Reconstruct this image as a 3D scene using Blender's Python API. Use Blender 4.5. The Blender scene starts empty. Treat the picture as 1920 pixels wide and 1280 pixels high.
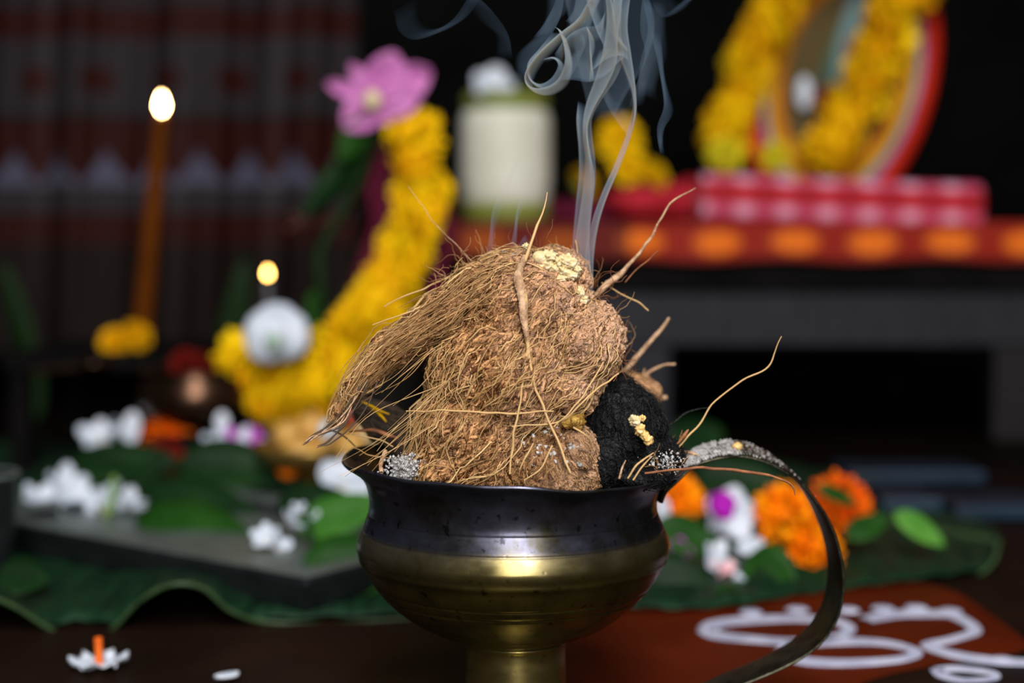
import bpy, bmesh, math, random
import numpy as np
from mathutils import Vector, Matrix, Euler
from mathutils.bvhtree import BVHTree

random.seed(7)
RNG = np.random.default_rng(11)
S = bpy.context.scene
COL = S.collection
PI = math.pi

# ------------------------------------------------------------------ camera, world, light, exposure
FPX = 1920 * 50 / 36.0            # focal length in pixels of the 1920x1280 frame
CAM_H = 0.234
PITCH = math.atan(170 / FPX)
cam_d = bpy.data.cameras.new('camera')
cam_d.lens = 50
cam_d.sensor_width = 36
cam_d.clip_start = 0.01
cam_d.dof.use_dof = True
cam_d.dof.focus_distance = 0.625
cam_d.dof.aperture_fstop = 3.4
cam = bpy.data.objects.new('camera', cam_d)
COL.objects.link(cam)
cam.location = (0, 0, CAM_H)
cam.rotation_euler = (PI / 2 - PITCH, 0, 0)
S.camera = cam

world = bpy.data.worlds.new('world')
S.world = world
world.use_nodes = True
world.node_tree.nodes['Background'].inputs[0].default_value = (0.55, 0.8, 1.0, 1)
world.node_tree.nodes['Background'].inputs[1].default_value = 0.012

def area(name, loc, target, sx, sy, power, col):
    d = bpy.data.lights.new(name, 'AREA')
    d.shape = 'RECTANGLE'
    d.size, d.size_y = sx, sy
    d.energy = power
    d.color = col
    o = bpy.data.objects.new(name, d)
    COL.objects.link(o)
    o.location = loc
    o.rotation_euler = (Vector(target) - Vector(loc)).to_track_quat('-Z', 'Y').to_euler()
    return o
# daylight through the doorway behind and above the photographer
area('doorway_daylight', (0.16, -1.25, 1.52), (0.06, 0.95, 0.22), 0.55, 2.7, 116, (1.0, 0.97, 0.96))

S.view_settings.view_transform = 'Standard'
S.view_settings.look = 'None'
S.view_settings.exposure = 0.0
S.view_settings.gamma = 1
S.view_settings.use_curve_mapping = False
try:
    S.cycles.use_denoising = True
    S.cycles.transparent_max_bounces = 64
    S.cycles.max_bounces = 8
    S.cycles.volume_bounces = 0
    S.cycles.sample_clamp_indirect = 3
except Exception:
    pass

# ------------------------------------------------------------------ pixel -> world helpers
def ray(px, py):
    u = (px - 960) / FPX
    v = (640 - py) / FPX
    c, s = math.cos(PITCH), math.sin(PITCH)
    return np.array([u, c + v * s, -s + v * c])
def P(px, py, Y):
    d = ray(px, py)
    p = d * (Y / d[1])
    return np.array([p[0], p[1], p[2] + CAM_H])
def G(px, py, z=0.0):
    d = ray(px, py)
    t = (z - CAM_H) / d[2]
    return np.array([d[0] * t, d[1] * t, z])
def M(px, Y):                      # pixels -> metres at distance Y
    return px * Y / FPX

# ------------------------------------------------------------------ mesh helpers
def mesh(name, V, F, smooth=True):
    me = bpy.data.meshes.new(name)
    V = np.asarray(V, dtype=np.float64)
    F = F.tolist() if isinstance(F, np.ndarray) else [list(f) for f in F]
    me.from_pydata(V.tolist(), [], F)
    if smooth:
        me.polygons.foreach_set('use_smooth', np.ones(len(me.polygons), dtype=bool))
    me.update()
    return me
def tag(o, label=None, cat=None, group=None, kind=None):
    if label: o['label'] = label
    if cat: o['category'] = cat
    if group: o['group'] = group
    if kind: o['kind'] = kind
    return o
def link(name, me, m=None, parent=None, loc=(0, 0, 0), rot=(0, 0, 0), scale=1.0):
    o = bpy.data.objects.new(name, me)
    COL.objects.link(o)
    if m is not None and me is not None and len(me.materials) == 0:
        me.materials.append(m)
    o.parent = parent
    o.location = loc
    o.rotation_euler = rot
    o.scale = (scale,) * 3 if not hasattr(scale, '__len__') else scale
    return o
def thing(name, label, cat, loc=(0, 0, 0), rot=(0, 0, 0), group=None, scale=1.0):
    o = link(name, None, None, None, loc, rot, scale)
    return tag(o, label, cat, group)
def part(name, V, F, m, parent, smooth=True, label=None, kind=None):
    """verts given in world coordinates; the parent is an unrotated Empty"""
    V = np.asarray(V, dtype=float)
    q = parent
    while q is not None:
        V = V - np.array(q.location)
        q = q.parent
    o = link(name, mesh(name, V, F, smooth), m, parent)
    return tag(o, label, None, None, kind)
def solo(name, V, F, m, label=None, cat=None, group=None, kind=None, smooth=True):
    V = np.asarray(V, dtype=float)
    b = np.array([V[:, 0].mean(), V[:, 1].mean(), V[:, 2].min()])
    o = link(name, mesh(name, V - b, F, smooth), m, None, b)
    return tag(o, label, cat, group, kind)
def join(*vf):
    Vs, Fs, n = [], [], 0
    for V, F in vf:
        V = np.asarray(V, dtype=float).reshape(-1, 3)
        Vs.append(V)
        Fs += [[i + n for i in f] for f in (F.tolist() if isinstance(F, np.ndarray) else F)]
        n += len(V)
    return np.vstack(Vs), Fs
def cr(pts, n):                    # Catmull-Rom through points, n samples
    p = np.asarray(pts, dtype=float)
    p = np.vstack([2 * p[0] - p[1], p, 2 * p[-1] - p[-2]])
    m = len(p) - 3
    t = np.linspace(0, m - 1e-9, n)
    i = np.floor(t).astype(int)
    f = (t - i)[:, None]
    a, b, c, d = p[i], p[i + 1], p[i + 2], p[i + 3]
    return 0.5 * (2 * b + (c - a) * f + (2 * a - 5 * b + 4 * c - d) * f ** 2 + (3 * b - a - 3 * c + d) * f ** 3)
def grid_faces(nu, nv, wrap_v=False):
    F = []
    mv = nv if wrap_v else nv - 1
    for i in range(nu - 1):
        for j in range(mv):
            j2 = (j + 1) % nv
            F.append((i * nv + j, i * nv + j2, (i + 1) * nv + j2, (i + 1) * nv + j))
    return F
def lathe(prof, seg=64, centre=(0, 0, 0)):
    prof = np.asarray(prof, dtype=float)
    a = np.linspace(0, 2 * PI, seg, endpoint=False)
    V = np.stack([prof[:, 0:1] * np.cos(a), prof[:, 0:1] * np.sin(a), np.repeat(prof[:, 1:2], seg, 1)], -1).reshape(-1, 3)
    return V + np.array(centre), grid_faces(len(prof), seg, True)
def tubes(paths, radii, n=3, caps=True):
    """paths (N,K,3), radii (N,K) -> one mesh of N thin tubes"""
    paths = np.asarray(paths, dtype=float)
    radii = np.asarray(radii, dtype=float)
    N, K, _ = paths.shape
    T = np.gradient(paths, axis=1)
    T /= np.linalg.norm(T, axis=2, keepdims=True) + 1e-12
    ref = RNG.normal(size=(N, 1, 3))
    A = np.cross(T, ref)
    A /= np.linalg.norm(A, axis=2, keepdims=True) + 1e-12
    B = np.cross(T, A)
    ang = np.arange(n) * 2 * PI / n
    V = paths[:, :, None, :] + radii[:, :, None, None] * (A[:, :, None, :] * np.cos(ang)[:, None] + B[:, :, None, :] * np.sin(ang)[:, None])
    base = (np.arange(N)[:, None, None] * K + np.arange(K - 1)[None, :, None]) * n
    j = np.arange(n)[None, None, :]
    j2 = (j + 1) % n
    F = np.stack([base + j, base + j2, base + n + j2, base + n + j], -1).reshape(-1, 4)
    return V.reshape(-1, 3), F
def tube(pts, r, n=8, k=40):
    p = cr(pts, k)
    rr = np.interp(np.linspace(0, 1, k), np.linspace(0, 1, len(r)), r) if hasattr(r, '__len__') else np.full(k, r)
    return tubes(p[None], rr[None], n)
def ellipsoid(c, r, nu=14, nv=20):
    th = np.linspace(0.02, PI - 0.02, nu)
    ph = np.linspace(0, 2 * PI, nv, endpoint=False)
    V = np.stack([np.sin(th)[:, None] * np.cos(ph), np.sin(th)[:, None] * np.sin(ph), np.repeat(np.cos(th)[:, None], nv, 1)], -1).reshape(-1, 3)
    return V * np.array(r) + np.array(c), grid_faces(nu, nv, True) + [list(range(nv))[::-1], [(nu - 1) * nv + q for q in range(nv)]]
def box(x0, x1, y0, y1, z0, z1):
    V = [(x, y, z) for x in (x0, x1) for y in (y0, y1) for z in (z0, z1)]
    return np.array(V, float), [(0, 1, 3, 2), (4, 6, 7, 5), (0, 4, 5, 1), (2, 3, 7, 6), (0, 2, 6, 4), (1, 5, 7, 3)]
def bevel(o, w=0.003, seg=2):
    b = o.modifiers.new('bevel', 'BEVEL')
    b.width = w
    b.segments = seg
    b.limit_method = 'ANGLE'
    return o
def rotm(rx, ry, rz):
    return np.array(Euler((rx, ry, rz)).to_matrix())
def hsh(ix, iy, iz, seed):
    h = (ix * 374761393 + iy * 668265263 + iz * 1440662683 + seed * 982451653) & 0xffffffff
    h = ((h ^ (h >> 13)) * 1274126177) & 0xffffffff
    return ((h ^ (h >> 16)) & 0xffffff) / float(0xffffff)
def vn(p, seed=0):                 # value noise in -1..1
    p = np.asarray(p)
    i = np.floor(p).astype(np.int64)
    f = p - i
    u = f * f * (3 - 2 * f)
    r = 0
    for a in (0, 1):
        for b in (0, 1):
            for c in (0, 1):
                w = (u[:, 0] if a else 1 - u[:, 0]) * (u[:, 1] if b else 1 - u[:, 1]) * (u[:, 2] if c else 1 - u[:, 2])
                r = r + w * hsh(i[:, 0] + a, i[:, 1] + b, i[:, 2] + c, seed)
    return r * 2 - 1

# ------------------------------------------------------------------ materials
def lin(r, g, b):
    f = lambda c: (c / 255 / 12.92) if c / 255 <= 0.04045 else ((c / 255 + 0.055) / 1.055) ** 2.4
    return (f(r), f(g), f(b), 1)
def mat(name, c1, c2=None, scale=20, rough=0.6, metal=0.0, bump=0.0, bscale=None, spec=0.3, sss=0.0, trans=0.0,
        stretch=(1, 1, 1), coords='Object', island=None, detail=4, ramp=(0.35, 0.65)):
    m = bpy.data.materials.new(name)
    m.use_nodes = True
    nt = m.node_tree
    N, L = nt.nodes, nt.links
    b = N['Principled BSDF']
    b.inputs['Roughness'].default_value = rough
    b.inputs['Metallic'].default_value = metal
    b.inputs['Specular IOR Level'].default_value = spec
    if trans:
        b.inputs['Transmission Weight'].default_value = trans
    if sss:
        b.inputs['Subsurface Weight'].default_value = sss
        b.inputs['Subsurface Radius'].default_value = (0.01, 0.006, 0.003)
    tc = N.new('ShaderNodeTexCoord')
    mp = N.new('ShaderNodeMapping')
    mp.inputs['Scale'].default_value = stretch
    L.new(tc.outputs[coords], mp.inputs[0])
    no = N.new('ShaderNodeTexNoise')
    no.inputs['Scale'].default_value = scale
    no.inputs['Detail'].default_value = detail
    L.new(mp.outputs[0], no.inputs['Vector'])
    rp = N.new('ShaderNodeValToRGB')
    rp.color_ramp.elements[0].position = ramp[0]
    rp.color_ramp.elements[1].position = ramp[1]
    rp.color_ramp.elements[0].color = c1
    rp.color_ramp.elements[1].color = c2 or c1
    src = no.outputs[0]
    if island:                      # blend the noise with a random value per loose piece
        g = N.new('ShaderNodeNewGeometry')
        mx = N.new('ShaderNodeMix')
        mx.inputs[0].default_value = island
        L.new(no.outputs[0], mx.inputs[2])
        L.new(g.outputs['Random Per Island'], mx.inputs[3])
        src = mx.outputs[0]
    L.new(src, rp.inputs[0])
    L.new(rp.outputs[0], b.inputs['Base Color'])
    if bump:
        n2 = N.new('ShaderNodeTexNoise')
        n2.inputs['Scale'].default_value = bscale or scale * 4
        n2.inputs['Detail'].default_value = 3
        L.new(mp.outputs[0], n2.inputs['Vector'])
        bp = N.new('ShaderNodeBump')
        bp.inputs['Strength'].default_value = bump
        bp.inputs['Distance'].default_value = 0.002
        L.new(n2.outputs[0], bp.inputs['Height'])
        L.new(bp.outputs[0], b.inputs['Normal'])
    return m
def mat_attr(name, rough=0.7, bump=0.2, bscale=600, sheen=0.0, spec=0.2):
    """cloth or print whose colours come from a printed pattern stored per vertex"""
    m = bpy.data.materials.new(name)
    m.use_nodes = True
    N, L = m.node_tree.nodes, m.node_tree.links
    b = N['Principled BSDF']
    b.inputs['Roughness'].default_value = rough
    b.inputs['Specular IOR Level'].default_value = spec
    a = N.new('ShaderNodeAttribute')
    a.attribute_name = 'print'
    L.new(a.outputs['Color'], b.inputs['Base Color'])
    n2 = N.new('ShaderNodeTexNoise')
    n2.inputs['Scale'].default_value = bscale
    bp = N.new('ShaderNodeBump')
    bp.inputs['Strength'].default_value = bump
    bp.inputs['Distance'].default_value = 0.001
    tc = N.new('ShaderNodeTexCoord')
    L.new(tc.outputs['Object'], n2.inputs['Vector'])
    L.new(n2.outputs[0], bp.inputs['Height'])
    L.new(bp.outputs[0], b.inputs['Normal'])
    return m
def paint(me, cols):
    at = me.color_attributes.new('print', 'FLOAT_COLOR', 'POINT')
    c = np.ones((len(me.vertices), 4))
    c[:, :3] = cols
    at.data.foreach_set('color', c.ravel())
def emit(name, col, strength):
    m = bpy.data.materials.new(name)
    m.use_nodes = True
    N, L = m.node_tree.nodes, m.node_tree.links
    N.remove(N['Principled BSDF'])
    e = N.new('ShaderNodeEmission')
    e.inputs[0].default_value = col
    e.inputs[1].default_value = strength
    L.new(e.outputs[0], N['Material Output'].inputs[0])
    return m
def smoke_mat(name, dens):
    m = bpy.data.materials.new(name)
    m.use_nodes = True
    N, L = m.node_tree.nodes, m.node_tree.links
    N.remove(N['Principled BSDF'])
    v = N.new('ShaderNodeVolumeScatter')
    v.inputs['Color'].default_value = (0.42, 0.66, 1.0, 1)
    v.inputs['Density'].default_value = dens
    L.new(v.outputs[0], N['Material Output'].inputs['Volume'])
    return m
def brass_mat():
    m = bpy.data.materials.new('aged_brass')
    m.use_nodes = True
    N, L = m.node_tree.nodes, m.node_tree.links
    b = N['Principled BSDF']
    b.inputs['Metallic'].default_value = 0.92
    b.inputs['Specular IOR Level'].default_value = 0.25
    tc = N.new('ShaderNodeTexCoord')
    sep = N.new('ShaderNodeSeparateXYZ')
    L.new(tc.outputs['Object'], sep.inputs[0])
    n1 = N.new('ShaderNodeTexNoise'); n1.inputs['Scale'].default_value = 26; n1.inputs['Detail'].default_value = 6
    n1.inputs['Roughness'].default_value = 0.65
    L.new(tc.outputs['Object'], n1.inputs['Vector'])
    # tarnish: thick on the neck, thinner below the shoulder
    zr = N.new('ShaderNodeMapRange')
    zr.inputs[1].default_value = 0.088; zr.inputs[2].default_value = 0.104
    zr.inputs[3].default_value = -0.22; zr.inputs[4].default_value = 0.25
    L.new(sep.outputs[2], zr.inputs[0])
    ad = N.new('ShaderNodeMath'); ad.operation = 'ADD'
    L.new(zr.outputs[0], ad.inputs[0]); L.new(n1.outputs[0], ad.inputs[1])
    rp = N.new('ShaderNodeValToRGB')
    e = rp.color_ramp.elements
    e[0].position = 0.12; e[0].color = (0.17, 0.13, 0.03, 1)
    e[1].position = 0.86; e[1].color = (0.120, 0.125, 0.190, 1)
    x = e.new(0.36); x.color = (0.080, 0.064, 0.018, 1)
    x = e.new(0.48); x.color = (0.055, 0.046, 0.017, 1)
    x = e.new(0.62); x.color = (0.052, 0.048, 0.038, 1)
    L.new(ad.outputs[0], rp.inputs[0])
    n3 = N.new('ShaderNodeTexNoise'); n3.inputs['Scale'].default_value = 230; n3.inputs['Detail'].default_value = 4
    L.new(tc.outputs['Object'], n3.inputs['Vector'])
    sp = N.new('ShaderNodeMapRange'); sp.inputs[1].default_value = 0.30; sp.inputs[2].default_value = 0.37; sp.inputs[3].default_value = 0.35
    L.new(n3.outputs[0], sp.inputs[0])
    mu = N.new('ShaderNodeMix'); mu.data_type = 'RGBA'; mu.blend_type = 'MULTIPLY'; mu.inputs[0].default_value = 1.0
    L.new(rp.outputs[0], mu.inputs[6]); L.new(sp.outputs[0], mu.inputs[7])
    # shoulder ridge and stem: rubbed brass, lightened to put their highlight into the colour
    rz = N.new('ShaderNodeValToRGB')
    z0 = N.new('ShaderNodeMapRange'); z0.inputs[1].default_value = 0.0; z0.inputs[2].default_value = 0.14
    L.new(sep.outputs[2], z0.inputs[0]); L.new(z0.outputs[0], rz.inputs[0])
    q = rz.color_ramp.elements
    q[0].position = 0.0; q[0].color = (.8, .8, .8, 1)
    q[1].position = 1.0; q[1].color = (0, 0, 0, 1)
    for ps, vv in ((.36, .8), (.385, 0), (.64, 0), (.70, .55), (.735, .85), (.755, 0)):
        x = q.new(ps); x.color = (vv, vv, vv, 1)
    n4 = N.new('ShaderNodeMath'); n4.operation = 'MULTIPLY'
    L.new(rz.outputs[0], n4.inputs[0]); L.new(n1.outputs[0], n4.inputs[1])
    rub_glint = N.new('ShaderNodeMix'); rub_glint.data_type = 'RGBA'
    L.new(n4.outputs[0], rub_glint.inputs[0]); L.new(mu.outputs[2], rub_glint.inputs[6]); rub_glint.inputs[7].default_value = (.44, .35, .13, 1)
    L.new(rub_glint.outputs[2], b.inputs['Base Color'])
    mp = N.new('ShaderNodeMapping'); mp.inputs['Scale'].default_value = (1, 1, 2.2)
    L.new(tc.outputs['Object'], mp.inputs[0])
    n2 = N.new('ShaderNodeTexNoise'); n2.inputs['Scale'].default_value = 60; n2.inputs['Detail'].default_value = 5
    L.new(mp.outputs[0], n2.inputs['Vector'])
    rr = N.new('ShaderNodeMapRange')
    rr.inputs[1].default_value = 0.3; rr.inputs[2].default_value = 0.7
    rr.inputs[3].default_value = 0.22; rr.inputs[4].default_value = 0.38
    L.new(n2.outputs[0], rr.inputs[0])
    L.new(rr.outputs[0], b.inputs['Roughness'])
    vo = N.new('ShaderNodeTexVoronoi'); vo.inputs['Scale'].default_value = 150
    L.new(tc.outputs['Object'], vo.inputs['Vector'])
    pit = N.new('ShaderNodeMapRange'); pit.inputs[1].default_value = 0.0; pit.inputs[2].default_value = 0.16
    L.new(vo.outputs[0], pit.inputs[0])
    hm = N.new('ShaderNodeMath'); hm.operation = 'MULTIPLY_ADD'; hm.inputs[1].default_value = 0.25
    L.new(n2.outputs[0], hm.inputs[0]); 
    pm = N.new('ShaderNodeMath'); pm.operation = 'MULTIPLY'; pm.inputs[1].default_value = 0.10
    L.new(pit.outputs[0], pm.inputs[0]); L.new(pm.outputs[0], hm.inputs[2])
    bp = N.new('ShaderNodeBump'); bp.inputs['Strength'].default_value = 0.35; bp.inputs['Distance'].default_value = 0.001
    L.new(hm.outputs[0], bp.inputs['Height'])
    L.new(bp.outputs[0], b.inputs['Normal'])
    return m

M_FLOOR = mat('shaded_floor', (0.010, 0.0055, 0.004, 1), (0.022, 0.010, 0.006, 1), 9, rough=0.5, bump=0.1, bscale=60, spec=0.05)  # red floor with its shade put into the colour
M_LIT_FLOOR = mat('lit_red_oxide', (0.060, 0.0075, 0.002, 1), (0.11, 0.014, 0.003, 1), 12, rough=0.5, bump=0.08, bscale=90, spec=0.04)  # same floor in its lit tone
M_PAINT = mat('white_paint', (0.42, 0.44, 0.60, 1), (0.62, 0.64, 0.80, 1), 60, rough=0.8, bump=0.2)
M_WALL = mat('black_wall', (0.004, 0.005, 0.004, 1), (0.008, 0.009, 0.008, 1), 4, rough=0.95, spec=0.0)  # near-black colour all over the back wall
M_BRASS = brass_mat()
M_DKBRASS = mat('dark_brass', (0.022, 0.022, 0.016, 1), (0.075, 0.070, 0.045, 1), 90, rough=0.38, metal=0.85, bump=0.25, bscale=300, spec=0.2)
def pith_mat(name, scale, island=None, k=1.0):
    m = mat(name, (0.085 * k, 0.026 * k, 0.006 * k, 1), (0.52 * k, 0.27 * k, 0.115 * k, 1), scale, rough=0.9, bump=0.9, bscale=1000, spec=0.08, detail=6, island=island, ramp=(0.33, 0.60))
    N, L = m.node_tree.nodes, m.node_tree.links
    b = N['Principled BSDF']
    src = b.inputs['Base Color'].links[0].from_socket
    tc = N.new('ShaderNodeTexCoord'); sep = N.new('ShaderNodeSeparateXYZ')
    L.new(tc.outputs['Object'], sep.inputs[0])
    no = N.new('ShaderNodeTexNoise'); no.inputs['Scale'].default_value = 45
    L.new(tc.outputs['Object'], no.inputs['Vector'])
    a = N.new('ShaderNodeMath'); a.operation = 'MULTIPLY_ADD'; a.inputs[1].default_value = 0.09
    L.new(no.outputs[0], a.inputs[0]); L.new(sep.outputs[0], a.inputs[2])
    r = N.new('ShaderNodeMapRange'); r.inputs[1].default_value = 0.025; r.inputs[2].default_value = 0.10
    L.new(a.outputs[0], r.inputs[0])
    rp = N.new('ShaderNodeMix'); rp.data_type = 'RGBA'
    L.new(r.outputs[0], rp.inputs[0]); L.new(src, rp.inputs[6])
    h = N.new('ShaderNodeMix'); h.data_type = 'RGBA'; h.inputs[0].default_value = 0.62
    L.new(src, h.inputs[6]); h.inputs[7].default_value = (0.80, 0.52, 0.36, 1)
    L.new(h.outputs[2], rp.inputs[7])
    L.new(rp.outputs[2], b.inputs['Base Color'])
    return m
M_FLAKE = pith_mat('pith_flake', 150, 0.6, 1.3)
M_HUSK = pith_mat('husk_pith', 130)
M_FIBRE = mat('husk_fibre', (0.15, 0.062, 0.018, 1), (0.60, 0.36, 0.15, 1), 70, rough=0.55, spec=0.3, island=0.7, ramp=(0.1, 0.9))
M_STRAW = mat('straw_fibre', (0.36, 0.185, 0.058, 1), (0.74, 0.50, 0.225, 1), 120, rough=0.5, spec=0.35, island=0.7, ramp=(0.1, 0.9))
M_RUST = mat('rust_fibre', (0.16, 0.055, 0.022, 1), (0.34, 0.13, 0.05, 1), 200, rough=0.6)
M_TWIG = mat('husk_strand', (0.34, 0.19, 0.10, 1), (0.62, 0.40, 0.24, 1), 260, rough=0.75, bump=0.6, bscale=900)
M_DARKFIB = mat('scorched_fibre', (0.018, 0.013, 0.010, 1), (0.13, 0.085, 0.05, 1), 90, rough=0.7, island=0.8, ramp=(0.15, 0.9))
M_DARKHUSK = mat('scorched_husk', (0.010, 0.009, 0.008, 1), (0.05, 0.035, 0.024, 1), 120, rough=0.85, bump=0.6)
M_CHAR = mat('charred_fibre', (0.0025, 0.0028, 0.003, 1), (0.011, 0.012, 0.013, 1), 120, rough=0.55, bump=0.8, bscale=700, island=0.6)
M_ASH = mat('pale_ash', (0.30, 0.29, 0.28, 1), (0.66, 0.64, 0.62, 1), 300, rough=0.95, bump=0.6)
M_RESIN = mat('pale_resin', (0.62, 0.48, 0.22, 1), (0.78, 0.68, 0.45, 1), 200, rough=0.55, bump=0.4, bscale=600)
M_AMBER = mat('amber_resin', (0.55, 0.25, 0.03, 1), (0.85, 0.62, 0.25, 1), 260, rough=0.12, spec=0.7, island=0.8)
M_YELLOW = mat('yellow_petal', (0.82, 0.50, 0.001, 1), (0.95, 0.68, 0.004, 1), 40, rough=0.7, island=0.5, ramp=(0.2, 0.8), spec=0.1)
M_GOLD = mat('golden_petal', (0.72, 0.36, 0.001, 1), (0.92, 0.56, 0.002, 1), 40, rough=0.7, island=0.6, ramp=(0.2, 0.8), spec=0.1)
M_LEMON = mat('lemon_petal', (0.62, 0.52, 0.01, 1), (0.75, 0.68, 0.03, 1), 40, rough=0.7, spec=0.1)
M_ORANGE = mat('orange_petal', (0.92, 0.22, 0.001, 1), (1.0, 0.42, 0.002, 1), 40, rough=0.7, island=0.6, ramp=(0.15, 0.85), spec=0.1)
M_DEEPOR = mat('deep_orange_petal', (0.70, 0.085, 0.001, 1), (0.90, 0.20, 0.003, 1), 40, rough=0.7, island=0.6, spec=0.1)
M_REDPET = mat('dark_red_petal', (0.09, 0.004, 0.003, 1), (0.20, 0.010, 0.005, 1), 40, rough=0.7, spec=0.1)
M_WHITE = mat('white_petal', (0.50, 0.57, 0.66, 1), (0.70, 0.74, 0.82, 1), 60, rough=0.6, spec=0.15)
M_PINK = mat('pink_petal', (0.42, 0.10, 0.34, 1), (0.60, 0.22, 0.50, 1), 30, rough=0.6, spec=0.15)
M_PALEPINK = mat('pale_pink_petal', (0.75, 0.36, 0.40, 1), (0.85, 0.60, 0.62, 1), 60, rough=0.6)
M_MAGENTA = mat('magenta_petal', (0.36, 0.012, 0.36, 1), (0.55, 0.03, 0.55, 1), 60, rough=0.6)
M_TUBE = mat('orange_flower_tube', (0.75, 0.12, 0.01, 1), (0.9, 0.2, 0.02, 1), 100, rough=0.5)
M_DKSTEM = mat('dark_stem', (0.006, 0.02, 0.005, 1), (0.012, 0.03, 0.008, 1), 60, rough=0.6, spec=0.1)
M_STEM = mat('green_stem', (0.13, 0.24, 0.05, 1), (0.22, 0.34, 0.08, 1), 60, rough=0.5)
M_LEAF = mat('leaf', (0.0035, 0.016, 0.004, 1), (0.008, 0.032, 0.007, 1), 25, rough=0.5, bump=0.15, spec=0.1)
M_LEAFLT = mat('light_leaf', (0.055, 0.19, 0.022, 1), (0.10, 0.28, 0.04, 1), 25, rough=0.5, spec=0.1)
M_LEAFMD = mat('mid_leaf', (0.009, 0.045, 0.005, 1), (0.018, 0.074, 0.009, 1), 25, rough=0.5, spec=0.1)
M_LEAFBR = mat('bright_leaf', (0.028, 0.115, 0.012, 1), (0.045, 0.16, 0.02, 1), 25, rough=0.5, spec=0.1)
M_BANANA = mat('banana_leaf', (0.0045, 0.018, 0.009, 1), (0.010, 0.040, 0.016, 1), 40, rough=0.5, bump=0.3, bscale=50, spec=0.18, stretch=(4, 0.4, 1))
M_BANEDGE = mat('banana_leaf_edge', (0.022, 0.048, 0.018, 1), (0.045, 0.085, 0.03, 1), 60, rough=0.5)
M_STEEL = mat('dull_steel', (0.10, 0.13, 0.12, 1), (0.16, 0.19, 0.18, 1), 30, rough=0.4, metal=0.35, bump=0.05)
M_DKSTEEL = mat('dark_steel', (0.05, 0.055, 0.06, 1), (0.09, 0.10, 0.11, 1), 30, rough=0.4, metal=0.9)
M_COPPER = mat('tarnished_copper', (0.045, 0.022, 0.012, 1), (0.095, 0.050, 0.03, 1), 20, rough=0.30, metal=0.9, bump=0.1)
M_WOOD = mat('dark_wood', (0.007, 0.006, 0.006, 1), (0.013, 0.011, 0.011, 1), 18, rough=0.55, bump=0.2, stretch=(1, 8, 8), spec=0.2)
M_WOODGREY = mat('grey_worn_wood', (0.010, 0.0105, 0.014, 1), (0.017, 0.018, 0.024, 1), 18, rough=0.6, bump=0.2, stretch=(8, 8, 1), spec=0.2)
M_BLACKWOOD = mat('black_wood', (0.003, 0.003, 0.003, 1), (0.006, 0.005, 0.005, 1), 12, rough=0.8, spec=0.03)
M_BLUE = mat('blue_lacquer', (0.004, 0.012, 0.024, 1), (0.011, 0.028, 0.05, 1), 12, rough=0.35, spec=0.4)
M_CANDLE = mat('orange_wax', (0.075, 0.019, 0.001, 1), (0.11, 0.028, 0.002, 1), 20, rough=0.6, spec=0.03)
M_PALEWAX = mat('pale_wax', (0.10, 0.10, 0.11, 1), (0.15, 0.15, 0.17, 1), 40, rough=0.5, sss=0.2)
M_WICK = mat('wick', (0.01, 0.008, 0.006, 1), None, 40, rough=0.9)
M_FLAME = emit('candle_flame', (1.0, 0.62, 0.25, 1), 75)
M_FLAME2 = emit('wick_flame', (1.0, 0.52, 0.12, 1), 32)
M_CREAM = mat('cream_plastic', (0.62, 0.62, 0.50, 1), (0.72, 0.72, 0.62, 1), 15, rough=0.5)
M_JARGREEN = mat('olive_plastic', (0.16, 0.19, 0.03, 1), (0.22, 0.25, 0.05, 1), 15, rough=0.5)
M_MAROON = mat('maroon_cloth', (0.075, 0.006, 0.020, 1), (0.12, 0.010, 0.032, 1), 30, rough=0.85, bump=0.3, bscale=700, spec=0.1)
M_REDCLOTH = mat('red_cloth', (0.34, 0.012, 0.022, 1), (0.50, 0.025, 0.04, 1), 30, rough=0.85, bump=0.3, bscale=700, spec=0.1)
M_PRINT = mat_attr('printed_cloth')
M_GLOSSPRINT = mat_attr('printed_picture', rough=0.4, bump=0.0, spec=0.08)
M_RIMRED = mat('red_enamel', (0.44, 0.013, 0.003, 1), (0.54, 0.02, 0.005, 1), 15, rough=0.5, spec=0.1)
M_RIMBLUE = mat('grey_blue_enamel', (0.10, 0.15, 0.27, 1), (0.15, 0.20, 0.33, 1), 15, rough=0.5, spec=0.1)
M_RIMYEL = mat('ochre_enamel', (0.52, 0.32, 0.015, 1), (0.6, 0.38, 0.02, 1), 15, rough=0.5, spec=0.1)
M_RIMOR = mat('orange_enamel', (0.46, 0.14, 0.004, 1), (0.56, 0.22, 0.006, 1), 15, rough=0.5, spec=0.1)
M_CLAY = mat('dark_clay', (0.006, 0.005, 0.004, 1), (0.013, 0.010, 0.007, 1), 20, rough=0.6, bump=0.2)
M_OCHRE = mat('ochre_fruit_skin', (0.42, 0.20, 0.035, 1), (0.58, 0.33, 0.08, 1), 25, rough=0.45, bump=0.1)
M_PALEFRUIT = mat('pale_fruit', (0.60, 0.48, 0.25, 1), (0.72, 0.60, 0.36, 1), 25, rough=0.5)
M_REDFRUIT = mat('red_fruit_skin', (0.50, 0.05, 0.04, 1), (0.62, 0.09, 0.06, 1), 25, rough=0.4)
M_BRPLATE = mat('brass_plate', (0.34, 0.20, 0.05, 1), (0.46, 0.28, 0.08, 1), 25, rough=0.4, metal=0.8)
M_TWIGDARK = mat('dark_bark', (0.05, 0.014, 0.010, 1), (0.10, 0.03, 0.018, 1), 30, rough=0.8)
SM4 = smoke_mat('wispy_smoke', 9)
SM1, SM2, SM3 = smoke_mat('dense_smoke', 500), smoke_mat('thin_smoke', 190), smoke_mat('faint_smoke', 30)

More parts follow.
